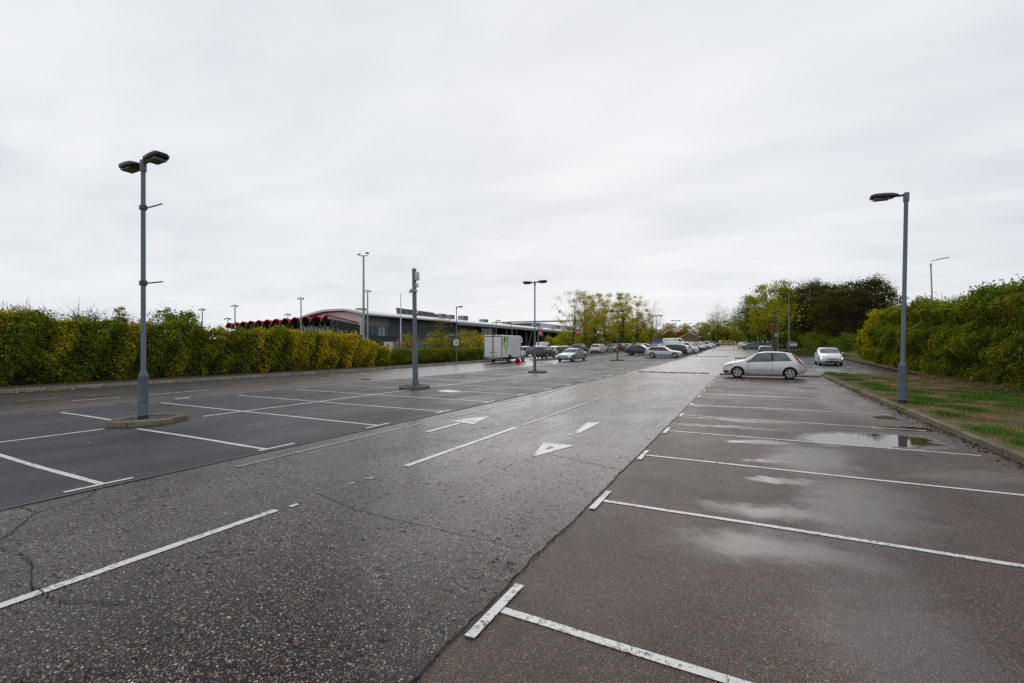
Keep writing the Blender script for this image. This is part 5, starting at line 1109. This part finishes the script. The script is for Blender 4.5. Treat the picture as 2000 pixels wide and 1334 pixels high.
b = MB(); b.add([(p0.x, p0.y+.6, .3), (p1.x, p1.y+.6, .3), (p1.x, p1.y+.6, 4.4), (p0.x, p0.y+.6, 4.4)], [(0, 1, 2, 3)], 'hall_shade'); b.obj('front_wall', cano)
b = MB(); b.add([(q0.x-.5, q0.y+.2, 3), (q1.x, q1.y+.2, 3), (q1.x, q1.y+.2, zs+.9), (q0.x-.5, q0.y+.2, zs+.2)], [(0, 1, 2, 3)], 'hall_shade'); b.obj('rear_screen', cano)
# forecourt hoarding and yard fence
hd = thing('blue_hoarding', 'blue hoarding in front of the grey sports hall', 'hoarding', (-56.6, 62.0, zr(62)), R(76))
for i in range(5): b = MB(); b.box((i*1.9, 0, 1.15), (1.86, .08, 2.3), 'blue_hoarding' if i else 'white_metal'); b.obj('panel', hd)
def fence(label, pts, h, grp=None):
    o = thing('mesh_fence', label, 'fence', (0, 0, 0))
    for a, c in zip(pts[:-1], pts[1:]):
        a, c = Vector((*a, 0)), Vector((*c, 0)); n = max(1, round((c-a).length/3.0))
        for i in range(n+1):
            p = a+(c-a)*i/n; b = MB(); b.box((p.x, p.y, zr(p.y)+h/2+.04), (.10, .10, h+.1), 'trim_black'); b.obj('post', o)
        for i in range(n):
            p, q = a+(c-a)*i/n, a+(c-a)*(i+1)/n; b = MB(); u = (q-p).normalized(); z0 = zr(p.y)
            for z in np.arange(.15, h, .26): b.box(((p.x+q.x)/2, (p.y+q.y)/2, z0+z), ((q-p).length-.12, .014, .014), 'fence_green', rz=math.atan2(u.y, u.x))
            L_ = (q-p).length
            for s_ in np.arange(.1, L_-.05, .16): c2 = p+u*s_; b.box((c2.x, c2.y, z0+h/2), (.010, .010, h-.1), 'fence_green', rz=0)
            b.obj('mesh_panel', o)
    return o
simple('fence_green', (.06, .085, .075), .6)
fence('dark green mesh fence with black posts behind the clipped hedge', [(-30.2, 27.5), (-30.6, 50)], 1.95)

# ------------------------------------------------------------------ foliage
def wob(P, s, k=0):
    """smooth pseudo-noise in -1..1"""
    r = np.random.default_rng(100+k); out = np.zeros(len(P))
    for i in range(6):
        d = r.normal(size=3); d /= np.linalg.norm(d); f = r.uniform(.6, 1.9)/s; out += np.sin(P @ d*f*2*np.pi+r.uniform(0, 6.28))*(1/(.6+.4*i))
    return np.tanh(out*.55)
GREEN_D = np.array([(.036, .066, .014), (.048, .084, .017), (.062, .094, .020)]); OLIVE = np.array([(.135, .145, .020), (.165, .160, .022), (.115, .128, .018)]); YEL = np.array([(.34, .25, .022), (.44, .30, .025), (.27, .21, .02)]); RUST = np.array([(.23, .11, .03), (.17, .08, .028), (.27, .135, .035)]); MIDG = np.array([(.072, .118, .019), (.090, .138, .023), (.105, .145, .026)])
def pick(arrs, w_):
    n = len(w_[0]); W_ = np.stack([np.clip(x, .02, None) for x in w_], 1)**2.3; W_ /= W_.sum(1)[:, None]; c = np.cumsum(W_, 1); u = rng.random(n)[:, None]; k = (u > c).sum(1)
    k = np.clip(k, 0, len(arrs)-1); out = np.zeros((n, 3))
    for i, a in enumerate(arrs): m = k == i; out[m] = a[rng.integers(0, len(a), m.sum())]
    return np.clip(out*rng.uniform(.75, 1.95, (n, 1))*np.array([1.85, 1.58, .60]), 0, .72)
def hedge(label, front, depth, hf, n, size, colf, seed, name='hedge', facing=1, bulge=.35, core=True, top_fuzz=.25, loose=0):
    """front: list of (x, y) along the visible face; grows `depth` behind it. hf(t along) = height"""
    P = [Vector(p) for p in front]; segs = [(a, b_, (b_-a).length) for a, b_ in zip(P[:-1], P[1:])]; tot = sum(s[2] for s in segs)
    def pos(t):
        l = t*tot
        for a, b_, s in segs:
            if l <= s+1e-6: u = (b_-a).normalized(); return a+u*l, u
            l -= s
        u = (segs[-1][1]-segs[-1][0]).normalized(); return segs[-1][1], u
    mid, _ = pos(.5); o = thing(name, label, 'hedge', (0, 0, 0))
    T = rng.random(n); pts = np.zeros((n, 3)); out = np.zeros((n, 3)); sel = rng.random(n); 
    for i in range(n):
        t = T[i]; c, u = pos(t); nrm = Vector((u.y, -u.x))*facing; H = hf(t); zb = zr(c.y)
        if sel[i] < .64:      # face
            z = H*(rng.random()**.9)*1.0; dp = abs(rng.normal())*.14; ov = .22*math.sin(min(1, z/H)*math.pi)
            q = c+nrm*(ov-dp-(.35 if z > H*.88 else 0)*rng.random()-(.20*(1-z/(.35*H)) if z < .35*H else 0)); out[i] = (nrm.x, nrm.y, .45)
        elif sel[i] < .92:    # top
            dd = rng.random()**1.3*depth; z = H-abs(rng.normal())*.30+rng.exponential(top_fuzz)*.30; q = c-nrm*dd; out[i] = (nrm.x*.3, nrm.y*.3, 1)
        else:                 # depth fill
            q = c-nrm*rng.random()*depth*.6; z = H*rng.random(); out[i] = (nrm.x, nrm.y, .3)
        pts[i] = (q.x, q.y, zb+z)
        
    bl = wob(pts, 1.5, seed)*bulge+wob(pts, .6, seed+1)*bulge*.45
    pts[:, :2] += out[:, :2]*bl[:, None]; pts[:, 2] += (bl*.5)*(sel > .7)
    me = quads_mesh('foliage', leaf_geo(pts, size, outward=out, aspect=.72), colf(pts), 'leaf'); link('foliage', me, o)
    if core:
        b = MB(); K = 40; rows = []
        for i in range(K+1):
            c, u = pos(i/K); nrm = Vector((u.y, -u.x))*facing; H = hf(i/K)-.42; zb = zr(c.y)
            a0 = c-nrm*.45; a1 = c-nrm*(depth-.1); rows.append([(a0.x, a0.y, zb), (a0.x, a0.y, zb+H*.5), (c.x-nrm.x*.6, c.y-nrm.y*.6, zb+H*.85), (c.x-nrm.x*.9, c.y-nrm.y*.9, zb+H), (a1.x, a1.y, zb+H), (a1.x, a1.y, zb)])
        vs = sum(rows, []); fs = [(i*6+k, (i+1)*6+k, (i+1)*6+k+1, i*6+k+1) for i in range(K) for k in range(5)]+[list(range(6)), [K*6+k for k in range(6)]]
        b.add(vs, fs, 'hedge_heart'); b.obj('dark_core', o)  # solid dark core added to block the view through the leaves, not stems
    if loose:
        b = MB(); lp = []
        for _ in range(loose):
            c, u = pos(rng.random()); nrm = Vector((u.y, -u.x))*facing; H = hf(0.5); t = rng.random(); c, u = pos(t); H = hf(t); q = c-nrm*rng.random()*depth*.6
            p_ = Vector((q.x, q.y, zr(q.y)+H-.15)); d = Vector((rng.normal()*.35, rng.normal()*.35, 1)).normalized(); L_ = rng.uniform(.25, .75)
            b.tube(p_, p_+d*L_, .010, .004, 'twig', 4, False)
            for k in range(6): lp.append(p_+d*L_*rng.uniform(.3, 1.05)+Vector(rng.normal(size=3)*.05))
        b.obj('shoots', o)['kind'] = 'stuff'; lp = np.array([tuple(p) for p in lp]); link('shoot_leaves', quads_mesh('shoot_leaves', leaf_geo(lp, size*.9), colf(lp), 'leaf'), o)
    return o
def col_left(P):
    n = len(P); a = wob(P, 3.2, 11); c = wob(P, 1.1, 12); y = P[:, 1]; z = P[:, 2]
    yel = np.clip((y-12)/14, 0, 1)*.75+.5*a+.35*c+.16*(z-1.6); rust = wob(P, 2.1, 14)*.9-.55
    return pick([GREEN_D, OLIVE, MIDG, YEL, RUST], [.85-np.clip((y-10)/20, 0, .55)-.3*a, .55+.3*c+.1*(z-1.5), .35+0*a, np.clip(yel, 0, 1)*.85, np.clip(rust, 0, 1)*.7])
hedge('long tall autumn hedge turning yellow along the footway', [(-27.4, -6), (-27.35, 10), (-27.3, 30.0)], 2.2, lambda t: 3.15-.35*min(1, t/.55)-(1.25*max(0, (t-.80)/.20)**1.4)+.12*math.sin(t*37)+.10*math.sin(t*13+2)+.07*math.sin(t*71), 170000, .10, col_left, 21, loose=160)
def col_low(P):
    rust = wob(P, 2.4, 31)*.7-.1+.45*(P[:, 2]-.9); return pick([GREEN_D, MIDG, OLIVE, RUST], [.9+0*rust, .35+0*rust, .3+0*rust, np.clip(rust, 0, 1)*.9])
hedge('low clipped hedge with reddish tips between the yellow hedge and the box van', [(-27.4, 27.4), (-27.6, 38), (-27.9, 52)], 1.5, lambda t: 1.38+.05*math.sin(t*40), 46000, .105, col_low, 33, bulge=.2)
def col_right(P):
    a = wob(P, 2.8, 41); y = P[:, 1]; yel = np.clip((y-40)/22, 0, 1)*.5+.35*wob(P, 1.6, 42)+.10*(P[:, 2]-3)-.2; pur = (wob(P, 1.2, 43) > .72)*(y < 27)*.5
    return pick([GREEN_D, MIDG, OLIVE, YEL, np.array([(.05, .028, .04), (.06, .035, .04)])], [.72-.2*a, .55+0*a, .42+.3*a, np.clip(yel, 0, 1)*.8, pur])
hedge('tall dense green hedge beside the worn verge', [(9.0, 13), (9.2, 24), (9.5, 31), (10.0, 42), (11.0, 55)], 3.0, lambda t: 4.2+.25*math.sin(t*24)+.28*math.sin(t*9+1)+.14*math.sin(t*57), 190000, .105, col_right, 45, facing=-1, bulge=.42, loose=240)
def col_ry(P):
    a = wob(P, 2.0, 51); return pick([MIDG, OLIVE, YEL, np.array([(.40, .24, .02), (.34, .17, .02)])], [.55-.2*a, .7+0*a, .35+.35*a+.08*(P[:, 2]-3), np.clip(a*.6+.12*(P[:, 2]-3.6), 0, 1)*.8])
hedge('yellowing shrub mass at the far end of the tall green hedge', [(11.0, 54.5), (11.8, 62), (12.8, 69)], 3.4, lambda t: 4.75-2.3*t+.25*math.sin(t*14), 34000, .15, col_ry, 55, facing=-1, bulge=.6, loose=60)

def cols_of(arrs, w_):
    def f(P):
        a = wob(P, 2.2, 61); return pick(arrs, [np.full(len(P), x)+(.25*a if i % 2 else -.25*a) for i, x in enumerate(w_)])
    return f
def tree(label, x, y, H, crown, n_clump, per, size, colf, seed, trunk_r=.18, name='tree', cat='tree', fork=.35, spread=.42, droop=0.0, group=None, twiggy=0, lean=0.0, bark='bark', cr=None):
    """crown: list of ellipsoids (dx, dy, z, rx, ry, rz) relative to the foot; leaf clumps sit on limbs inside them"""
    rg = np.random.default_rng(seed); o = thing(name, label, cat, (x, y, zr(y)), 0, group); b = MB(); nodes = []
    h0 = H*fork; segs = 5; pts = [Vector((0, 0, -.1))]
    for i in range(1, segs+1): t = i/segs; pts.append(Vector((lean*t*t+rg.normal()*.04*t, rg.normal()*.05*t, h0*t)))
    top = Vector((pts[-1].x+rg.normal()*.3+lean*.6, pts[-1].y, H*.86)); mid = (pts[-1]+top)/2+Vector((rg.normal()*.2, rg.normal()*.2, 0)); trunk = pts+[mid, top]
    rr = [trunk_r*(1.25 if i == 0 else 1-.45*i/segs) for i in range(segs+1)]+[trunk_r*.32, trunk_r*.08]
    for i in range(len(trunk)-1): b.tube(trunk[i], trunk[i+1], rr[i], rr[i+1], bark, 8, False)
    wts = np.array([e[3]*e[4]*e[5] for e in crown]); wts = wts/wts.sum(); L_ = []; cl = []
    for k in range(n_clump):
        e = crown[rg.choice(len(crown), p=wts)]; d = rg.normal(size=3); d /= np.linalg.norm(d); r_ = rg.random()**.42
        c = Vector((e[0]+d[0]*e[3]*r_, e[1]+d[1]*e[4]*r_, e[2]+d[2]*e[5]*r_)); cl.append(c)
        zt = min(max(h0*.75, c.z*spread+rg.normal()*.25), H*.82)   # where the limb leaves the trunk
        j = next((i for i in range(len(trunk)-1) if trunk[i+1].z >= zt), len(trunk)-2); a = trunk[j]; q = trunk[j+1]; f = 0 if q.z == a.z else max(0, min(1, (zt-a.z)/(q.z-a.z))); s = a+(q-a)*f
        m1 = s+(c-s)*.5+Vector((0, 0, (c-s).length*.10-droop*(c-s).length*.1)); r0 = max(.018, trunk_r*.22*(1-zt/H))
        b.tube(s, m1, r0, r0*.6, bark, 5, False); b.tube(m1, c, r0*.6, .008, bark, 4, False)
        nt = 2+twiggy
        for _ in range(nt):
            e2 = c+Vector(rg.normal(size=3))*(cr or size*2.4)*.9; b.tube(m1+(c-m1)*rg.uniform(.4, 1), e2, max(.010, r0*.25), .005, bark, 3, False)
        m_ = max(1, int(per*rg.uniform(.5, 1.5))); R_ = (cr or size*2.4)*rg.uniform(.7, 1.3)
        L_.append(np.array(c)+rg.normal(size=(m_, 3))*np.array([R_, R_, R_*.62])*.62)
    b.obj('trunk', o); P = np.concatenate(L_); link('crown', quads_mesh('crown', leaf_geo(P, size, aspect=.7), colf(P), 'leaf'), o); return o
POP = cols_of([np.array([(.20, .20, .024), (.24, .22, .026)]), np.array([(.13, .155, .022), (.15, .175, .026)]), np.array([(.34, .26, .025), (.28, .21, .025)])], [.6, .6, .25])
GRN = cols_of([MIDG, np.array([(.14, .165, .022), (.165, .19, .024)]), OLIVE], [.4, .7, .5]); DGR = cols_of([GREEN_D, MIDG], [.7, .4])
COP = cols_of([np.array([(.026, .032, .014), (.034, .038, .015)]), np.array([(.052, .032, .026), (.066, .039, .032)]), np.array([(.034, .052, .015)])], [.7, .38, .65])
GT = 'trees between the parked cars and the sports hall'
def poplar(label, x, y, H, w_, seed, n=70, per=34, z0=.20, **k):
    w_ *= 1.22; per = int(per*1.5)
    tree(label, x, y, H, [(0, 0, H*.62, w_, w_, H*.36), (rng.normal()*.4, 0, H*.40, w_*1.15, w_*1.15, H*.20), (rng.normal()*.3, 0, H*.86, w_*.5, w_*.5, H*.13)], n, int(per*1.5), .18, POP, seed, .17, fork=z0, spread=.5, group=GT, twiggy=2, cr=.62, **k)
poplar('thin leafed yellow-green tree closest to the sports hall colonnade', -29.5, 83.0, 12.3, 3.1, 201, 62, 22)
poplar('second thin leafed tree, just past the red banner post', -28.2, 86.5, 12.6, 2.4, 202, 66, 34)
poplar('third thin leafed tree with a dense lower crown', -27.6, 91.5, 12.4, 2.5, 203, 70, 36)
poplar('yellow-topped tree fourth from the colonnade', -27.0, 96.5, 12.6, 2.2, 204, 70, 40)
poplar('bushier yellow tree in the middle of the line', -25.4, 105.5, 13.6, 3.0, 205, 92, 48)
poplar('wide yellow tree beside the bare twiggy one', -23.8, 114.0, 13.4, 3.1, 206, 92, 50)
poplar('twiggy half-bare tree at the end of the line', -23.0, 127.0, 13.0, 3.0, 207, 60, 10)
poplar('smaller tree tucked behind the middle of the line', -33.5, 108, 12.5, 3.0, 208, 80, 40)
poplar('yellow tree set back behind the wide one', -31.0, 124, 14.5, 3.4, 209, 90, 44)
for i, (x, y, s) in enumerate([(-30.5, 99, 2.3), (-28.5, 110, 2.6), (-27, 119, 2.4), (-26, 131, 2.8), (-33, 90, 2.2)]):
    tree(['dark green shrub under the third thin tree', 'dark green shrub under the bushier yellow tree', 'green shrub under the wide yellow tree', 'green shrub near the half-bare tree', 'green shrub behind the white SUV'][i], x, y, s*2.0, [(0, 0, s*1.0, s*1.1, s*1.1, s*.95)], 46, 42, .24, DGR if i < 3 else GRN, 220+i, .08, 'shrub', 'shrub', .12, .4, group='shrubs under the line of trees', cr=.7)
# end of the road
BIR = cols_of([np.array([(.16, .15, .05), (.20, .18, .07)]), np.array([(.13, .12, .05)])], [.6, .4])
tree('pale nearly bare tall tree at the end of the aisle', -10.5, 206, 17.8, [(0, 0, 11.5, 4.5, 4.5, 5.5)], 90, 9, .26, BIR, 231, .2, twiggy=4, cr=1.1, fork=.25, group='trees closing the end of the aisle')
tree('second nearly bare tree at the end of the aisle', -4.5, 212, 16.5, [(0, 0, 11.0, 4.2, 4.2, 5.0)], 80, 9, .26, BIR, 232, .2, twiggy=4, cr=1.1, fork=.25, group='trees closing the end of the aisle')
E5 = [(-17, 208, 9.5, 4.0, GRN, 'round green tree at the end of the aisle, by the brick gable'), (-11.5, 200, 11.0, 4.2, GRN, 'bushy green tree below the nearly bare pair'), (-6.3, 203, 10.5, 3.8, GRN, 'leaning olive tree below the nearly bare pair'), (-2.0, 198, 10.0, 3.8, POP, 'yellow-green tree behind the yellow barrier'), (2.6, 178, 14.5, 4.2, DGR, 'dark green tree at the edge of the far car park'), (-24, 215, 9.0, 4.2, POP, 'autumn tree behind the brick gable'), (-31, 212, 10.0, 4.5, cols_of([OLIVE, np.array([(.24, .13, .02), (.18, .10, .02)])], [.6, .5]), 'orange tinted tree over the brick gable roof'), (-39, 205, 9.5, 4.6, GRN, 'green tree behind the blue stall'), (-46, 196, 10, 5, DGR, 'dark tree behind the white delivery van')]
for i, (x, y, H, w_, cf, lab) in enumerate(E5): tree(lab, x, y, H, [(0, 0, H*.5, w_*1.1, w_*1.1, H*.46)], 120, 60, .30, cf, 240+i, .2, fork=.15, cr=.95, group='trees closing the end of the aisle')
# large trees by the far car park
tree('large bright green tree in front of the copper pair', 5.6, 137, 18.2, [(0, 0, 10.5, 6.0, 6.0, 6.6), (1.5, 0, 5.5, 6.5, 6, 3.6), (3.2, 0, 15.2, 2.4, 2.4, 2.4)], 300, 76, .34, GRN, 261, .35, fork=.16, cr=1.0)
tree('tall light green tree behind the bright green one', 10.4, 140, 16.5, [(0, 0, 10, 5.0, 5, 5.6)], 190, 66, .36, GRN, 262, .3, fork=.18, cr=1.0)
tree('dark green tree left of the bright green one', .8, 150, 15.0, [(0, 0, 8.0, 4.0, 4, 6.0)], 110, 48, .32, DGR, 263, .3, fork=.15, cr=1.0)
GCp = 'big dark copper-leaved trees on the far plot'
tree('big dark copper tree with a thick straight trunk', 16.0, 97.0, 13.6, [(1.4, 0, 9.0, 4.8, 5, 3.7), (4.6, .5, 7.9, 2.9, 3, 2.4), (-2.4, 0, 6.9, 4.0, 3.6, 3.4), (2.8, 0, 11.7, 2.2, 2.2, 1.5), (0, 0, 4.2, 4.5, 3.5, 1.8)], 360, 84, .23, COP, 271, .42, fork=.18, cr=.78, group=GCp)
tree('second big dark copper tree, beside the tall lamp post', 12.6, 109, 14.6, [(0, 0, 9.4, 5.4, 5, 4.4), (-3.0, 0, 7.0, 3.4, 3, 4.0), (3.0, 0, 6.6, 4.6, 3.4, 3.8), (-1.0, 0, 12.4, 2.8, 2.8, 1.7), (0, 0, 4.0, 5.4, 3.5, 2.2)], 400, 84, .25, COP, 272, .44, fork=.16, cr=.85, group=GCp)
tree('third copper tree set back between the other two', 18.3, 118, 15.0, [(0, 0, 8.6, 5.4, 5.4, 5.6)], 220, 62, .28, COP, 273, .34, fork=.2, cr=.7, group=GCp)
o = thing('tree', 'dark ivy-clad trunk beside the lamp post with the red board', 'tree', (4.1, 86.5, zr(86.5))); b = MB(); b.tube((0, 0, 0), (.1, 0, 6.0), .36, .26, 'bark', 9); b.obj('trunk', o)
P = np.random.default_rng(5).normal(size=(1500, 3))*np.array([1.9, 1.9, 1.3])+np.array([.2, 0, 6.6]); link('crown', quads_mesh('crown', leaf_geo(P, .24), GRN(P), 'leaf'), o)
for i, (x, y, s, cf, lab) in enumerate([(12.4, 99.5, 2.1, MIDG, 'pale green bush at the edge of the far grass plot'), (10.9, 103.5, 1.7, MIDG, 'smaller pale green bush beside the red hatchback'), (14.2, 88, 1.6, GREEN_D, 'green bush at the foot of the thick copper trunk'), (19.3, 100, 2.6, MIDG, 'green bush filling the gap behind the thick trunk')]):
    tree(lab, x, y, s*2, [(0, 0, s, s*1.25, s*1.2, s*.95)], 60, 44, .17, cols_of([cf, np.array([(.085, .125, .022)])], [.6, .5]), 280+i, .07, 'shrub', 'shrub', .1, .4, group='bushes on the far plot', cr=.55)
# understory that closes the view under the far trees
def s_wood(): return None
def wood(label, x0, x1, y, H, n, seed, cf, size=.4):
    rg = np.random.default_rng(seed); P = np.stack([rg.uniform(x0, x1, n), y+rg.normal(size=n)*1.2, rg.random(n)**.8*H], 1); P[:, 2] *= .75+.25*np.sin(P[:, 0]*.7)*np.sin(P[:, 0]*.23+1); P[:, 2] += zr(y)
    return link('undergrowth', quads_mesh('undergrowth', leaf_geo(P, size), cf(P), 'leaf'), None, label=label, cat='undergrowth', kind='stuff')
wood('dark undergrowth under the far trees at the end of the aisle', -60, 4, 219, 7.0, 22000, 301, DGR, .6); wood('dark undergrowth behind the far car park', 0, 46, 160, 6.5, 16000, 302, DGR, .55); wood('shaded undergrowth behind the copper trees', 6, 34, 124, 5.5, 16000, 303, DGR, .42)
wood('green undergrowth behind the line of thin trees', -58, -24, 138, 5.0, 12000, 304, GRN, .5); wood('yellow-green bushes in front of the colonnade', -46, -33, 116, 3.6, 7000, 305, POP, .4)
# shrubs behind the mesh fence and twiggy saplings above the hedge
for i, (x, y, H, w_, cf, lab) in enumerate([(-35.5, 47.5, 3.9, 2.0, cols_of([OLIVE, MIDG, YEL], [.5, .5, .35]), 'green and yellow bush behind the signed lamp post'), (-33.5, 53.0, 4.2, 2.2, cols_of([YEL, OLIVE], [.6, .5]), 'golden bush behind the box van'), (-38.5, 45.5, 3.3, 1.8, cols_of([RUST, OLIVE, MIDG], [.35, .5, .4]), 'rusty bush behind the mesh fence'), (-36.8, 52, 3.9, 2.0, cols_of([MIDG, GREEN_D], [.6, .4]), 'dark green bush behind the mesh fence'), (-32.6, 57.5, 3.6, 2.0, cols_of([MIDG, OLIVE, YEL], [.6, .5, .3]), 'green bush just behind the box van body')]):
    tree(lab, x, y, H, [(0, 0, H*.5, w_, w_*.9, H*.46)], 84, 44, .13, cf, 310+i, .06, 'shrub', 'shrub', .1, .4, group='autumn bushes behind the mesh fence', cr=.5)
tree('sparse tall sapling above the golden bushes', -36.6, 50.4, 6.1, [(0, 0, 4.6, 1.5, 1.2, 1.2)], 34, 9, .12, cols_of([OLIVE, RUST], [.6, .3]), 318, .05, 'sapling', 'sapling', .3, .5, twiggy=3, cr=.4)
for i, (x, y, H, w_, cf, per, lab) in enumerate([(-29.3, 6.0, 3.65, 1.6, cols_of([RUST, OLIVE], [.8, .3]), 16, 'twiggy sapling with russet leaves rising over the hedge'), (-29.6, 8.6, 3.65, 1.2, cols_of([GREEN_D, RUST], [.5, .5]), 13, 'second twiggy sapling over the hedge, darker leaved'), (-29.2, 10.2, 3.6, 1.3, cols_of([GREEN_D, OLIVE], [.4, .3]), 7, 'nearly bare sapling over the hedge before the conifer'), (-29.6, 12.0, 3.4, 1.2, cols_of([OLIVE, YEL], [.4, .3]), 2, 'bare twigs over the hedge next to the conifer'), (-30.2, 4.2, 3.6, 1.2, cols_of([RUST, OLIVE], [.7, .4]), 6, 'russet sapling at the edge of the long hedge')]):
    tree(lab, x, y, H, [(0, 0, H*.84, w_, w_*.7, H*.17)], 46, per, .085, cf, 330+i, .05, 'sapling', 'sapling', .35, .6, twiggy=4, cr=.32, group='saplings rising over the long hedge', bark='twig')
tree('bright green bush standing above the hedge behind the twin lamp post', -29.4, 14.6, 4.0, [(0, 0, 3.35, 1.6, 1.0, .62)], 70, 16, .13, cols_of([np.array([(.045, .105, .016), (.06, .12, .02)]), MIDG], [.7, .4]), 341, .06, 'shrub', 'shrub', .3, .6, cr=.26)
tree('slim columnar conifer just above the hedge top', -40.0, 16.2, 4.7, [(0, 0, 2.9, .42, .42, 1.9)], 60, 30, .12, cols_of([OLIVE, GREEN_D], [.5, .5]), 342, .06, 'conifer', 'tree', .1, .8, cr=.2)

# ------------------------------------------------------------------ small things far off
g2 = thing('brick_house', 'small brick gabled building at the end of the car park', 'building', (-20.6, 203, zr(203)+.2), R(-22)); simple('brick', (.27, .13, .07), .85, var=.2, vs=12); simple('roof_tile', (.11, .085, .07), .85, var=.2)
b = MB(); Wd, Dp, eh, rh = 9.0, 14.0, 2.8, 4.7; b.add([(-Wd/2, 0, -.5), (Wd/2, 0, -.5), (Wd/2, 0, eh), (0, 0, rh), (-Wd/2, 0, eh), (-Wd/2, Dp, -.5), (Wd/2, Dp, -.5), (Wd/2, Dp, eh), (0, Dp, rh), (-Wd/2, Dp, eh)], [(0, 1, 2, 3, 4), (9, 8, 7, 6, 5), (1, 6, 7, 2), (5, 0, 4, 9)], 'brick'); b.obj('wall', g2)
b = MB(); b.add([(-Wd/2-.5, -.4, eh-.2), (0, -.4, rh+.12), (0, Dp+.4, rh+.12), (-Wd/2-.5, Dp+.4, eh-.2), (Wd/2+.5, -.4, eh-.2), (Wd/2+.5, Dp+.4, eh-.2)], [(0, 1, 2, 3), (1, 4, 5, 2)], 'roof_tile'); rf = b.obj('roof', g2)
b = MB(); 
for sd in (-1, 1): b.add([(sd*(Wd/2+.5), -.45, eh-.45), (0, -.45, rh-.15), (0, -.45, rh+.14), (sd*(Wd/2+.5), -.45, eh-.16)], [(0, 1, 2, 3)], 'white_metal')
b.obj('bargeboard', rf)
st = thing('market_stall', 'blue panelled kiosk behind the parked cars', 'kiosk', (-21.2, 124, zr(124)-.25), R(-8))
for i in range(4): b = MB(); b.box((i*1.75, 0, 1.9), (1.7, .1, 1.5), 'blue_hoarding'); b.obj('panel', st)
b = MB(); b.box((2.6, 1.2, .6), (7, 2.4, 1.2), 'white_metal'); b.obj('base', st); b = MB(); b.box((2.6, 1.2, 2.8), (7.2, 2.8, .15), 'hall_beige'); b.obj('roof', st)
yb_ = thing('barrier', 'yellow slatted barrier at the head of the aisle', 'barrier', (-7.4, 186, zr(186)))
simple('barrier_yellow', (.50, .34, .02), .55)
for i in range(2):
    for k in range(3): b = MB(); b.box((i*1.75, 0, .5+k*.5), (1.55, .08, .40), 'barrier_yellow'); b.obj('board', yb_)
    b = MB(); b.box((i*1.75, .06, .9), (.14, .1, 1.9), 'dark_steel'); b.obj('post', yb_)
for i, x in enumerate((-3.6, -2.2)):
    o = thing('bollard', ['white bollard next to the yellow barrier', 'white bollard one along from the yellow barrier'][i], 'bollard', (x, 186, zr(186)), group='white bollards at the head of the aisle'); b = MB(); b.lathe([(.16, 0), (.16, 1.1), (.1, 1.2), (.001, 1.22)], 'white_metal', 10); b.obj('post', o)
def banner_post(label, x, y, zb, H, w_=.55):
    o = thing('banner_post', label, 'banner post', (x, y, zr(y)), R(15), 'red banner posts by the parked cars'); b = MB(); b.lathe([(.09, 0), (.06, H)], 'post_paint', 8); b.obj('pole', o)
    b = MB(); b.box((w_/2+.06, 0, zb), (w_, .04, .85), 'banner_red'); f = b.obj('banner', o)
    b = MB(); b.add([(w_*.25, -.025, zb-.15), (w_*.85, -.025, zb-.15), (w_*.55, -.025, zb+.28)], [(0, 1, 2)], 'white_plastic'); b.obj('banner_emblem', f); b = MB(); b.box((w_/2+.06, 0, zb+.70), (w_*.9, .04, .5), 'white_plastic'); b.obj('banner_top', f); return o
banner_post('red banner post behind the twin lamp and the dark SUV', -24.6, 55.5, 3.35, 4.3); banner_post('red banner post at the foot of the thin trees', -24.6, 70.5, 3.6, 6.2)
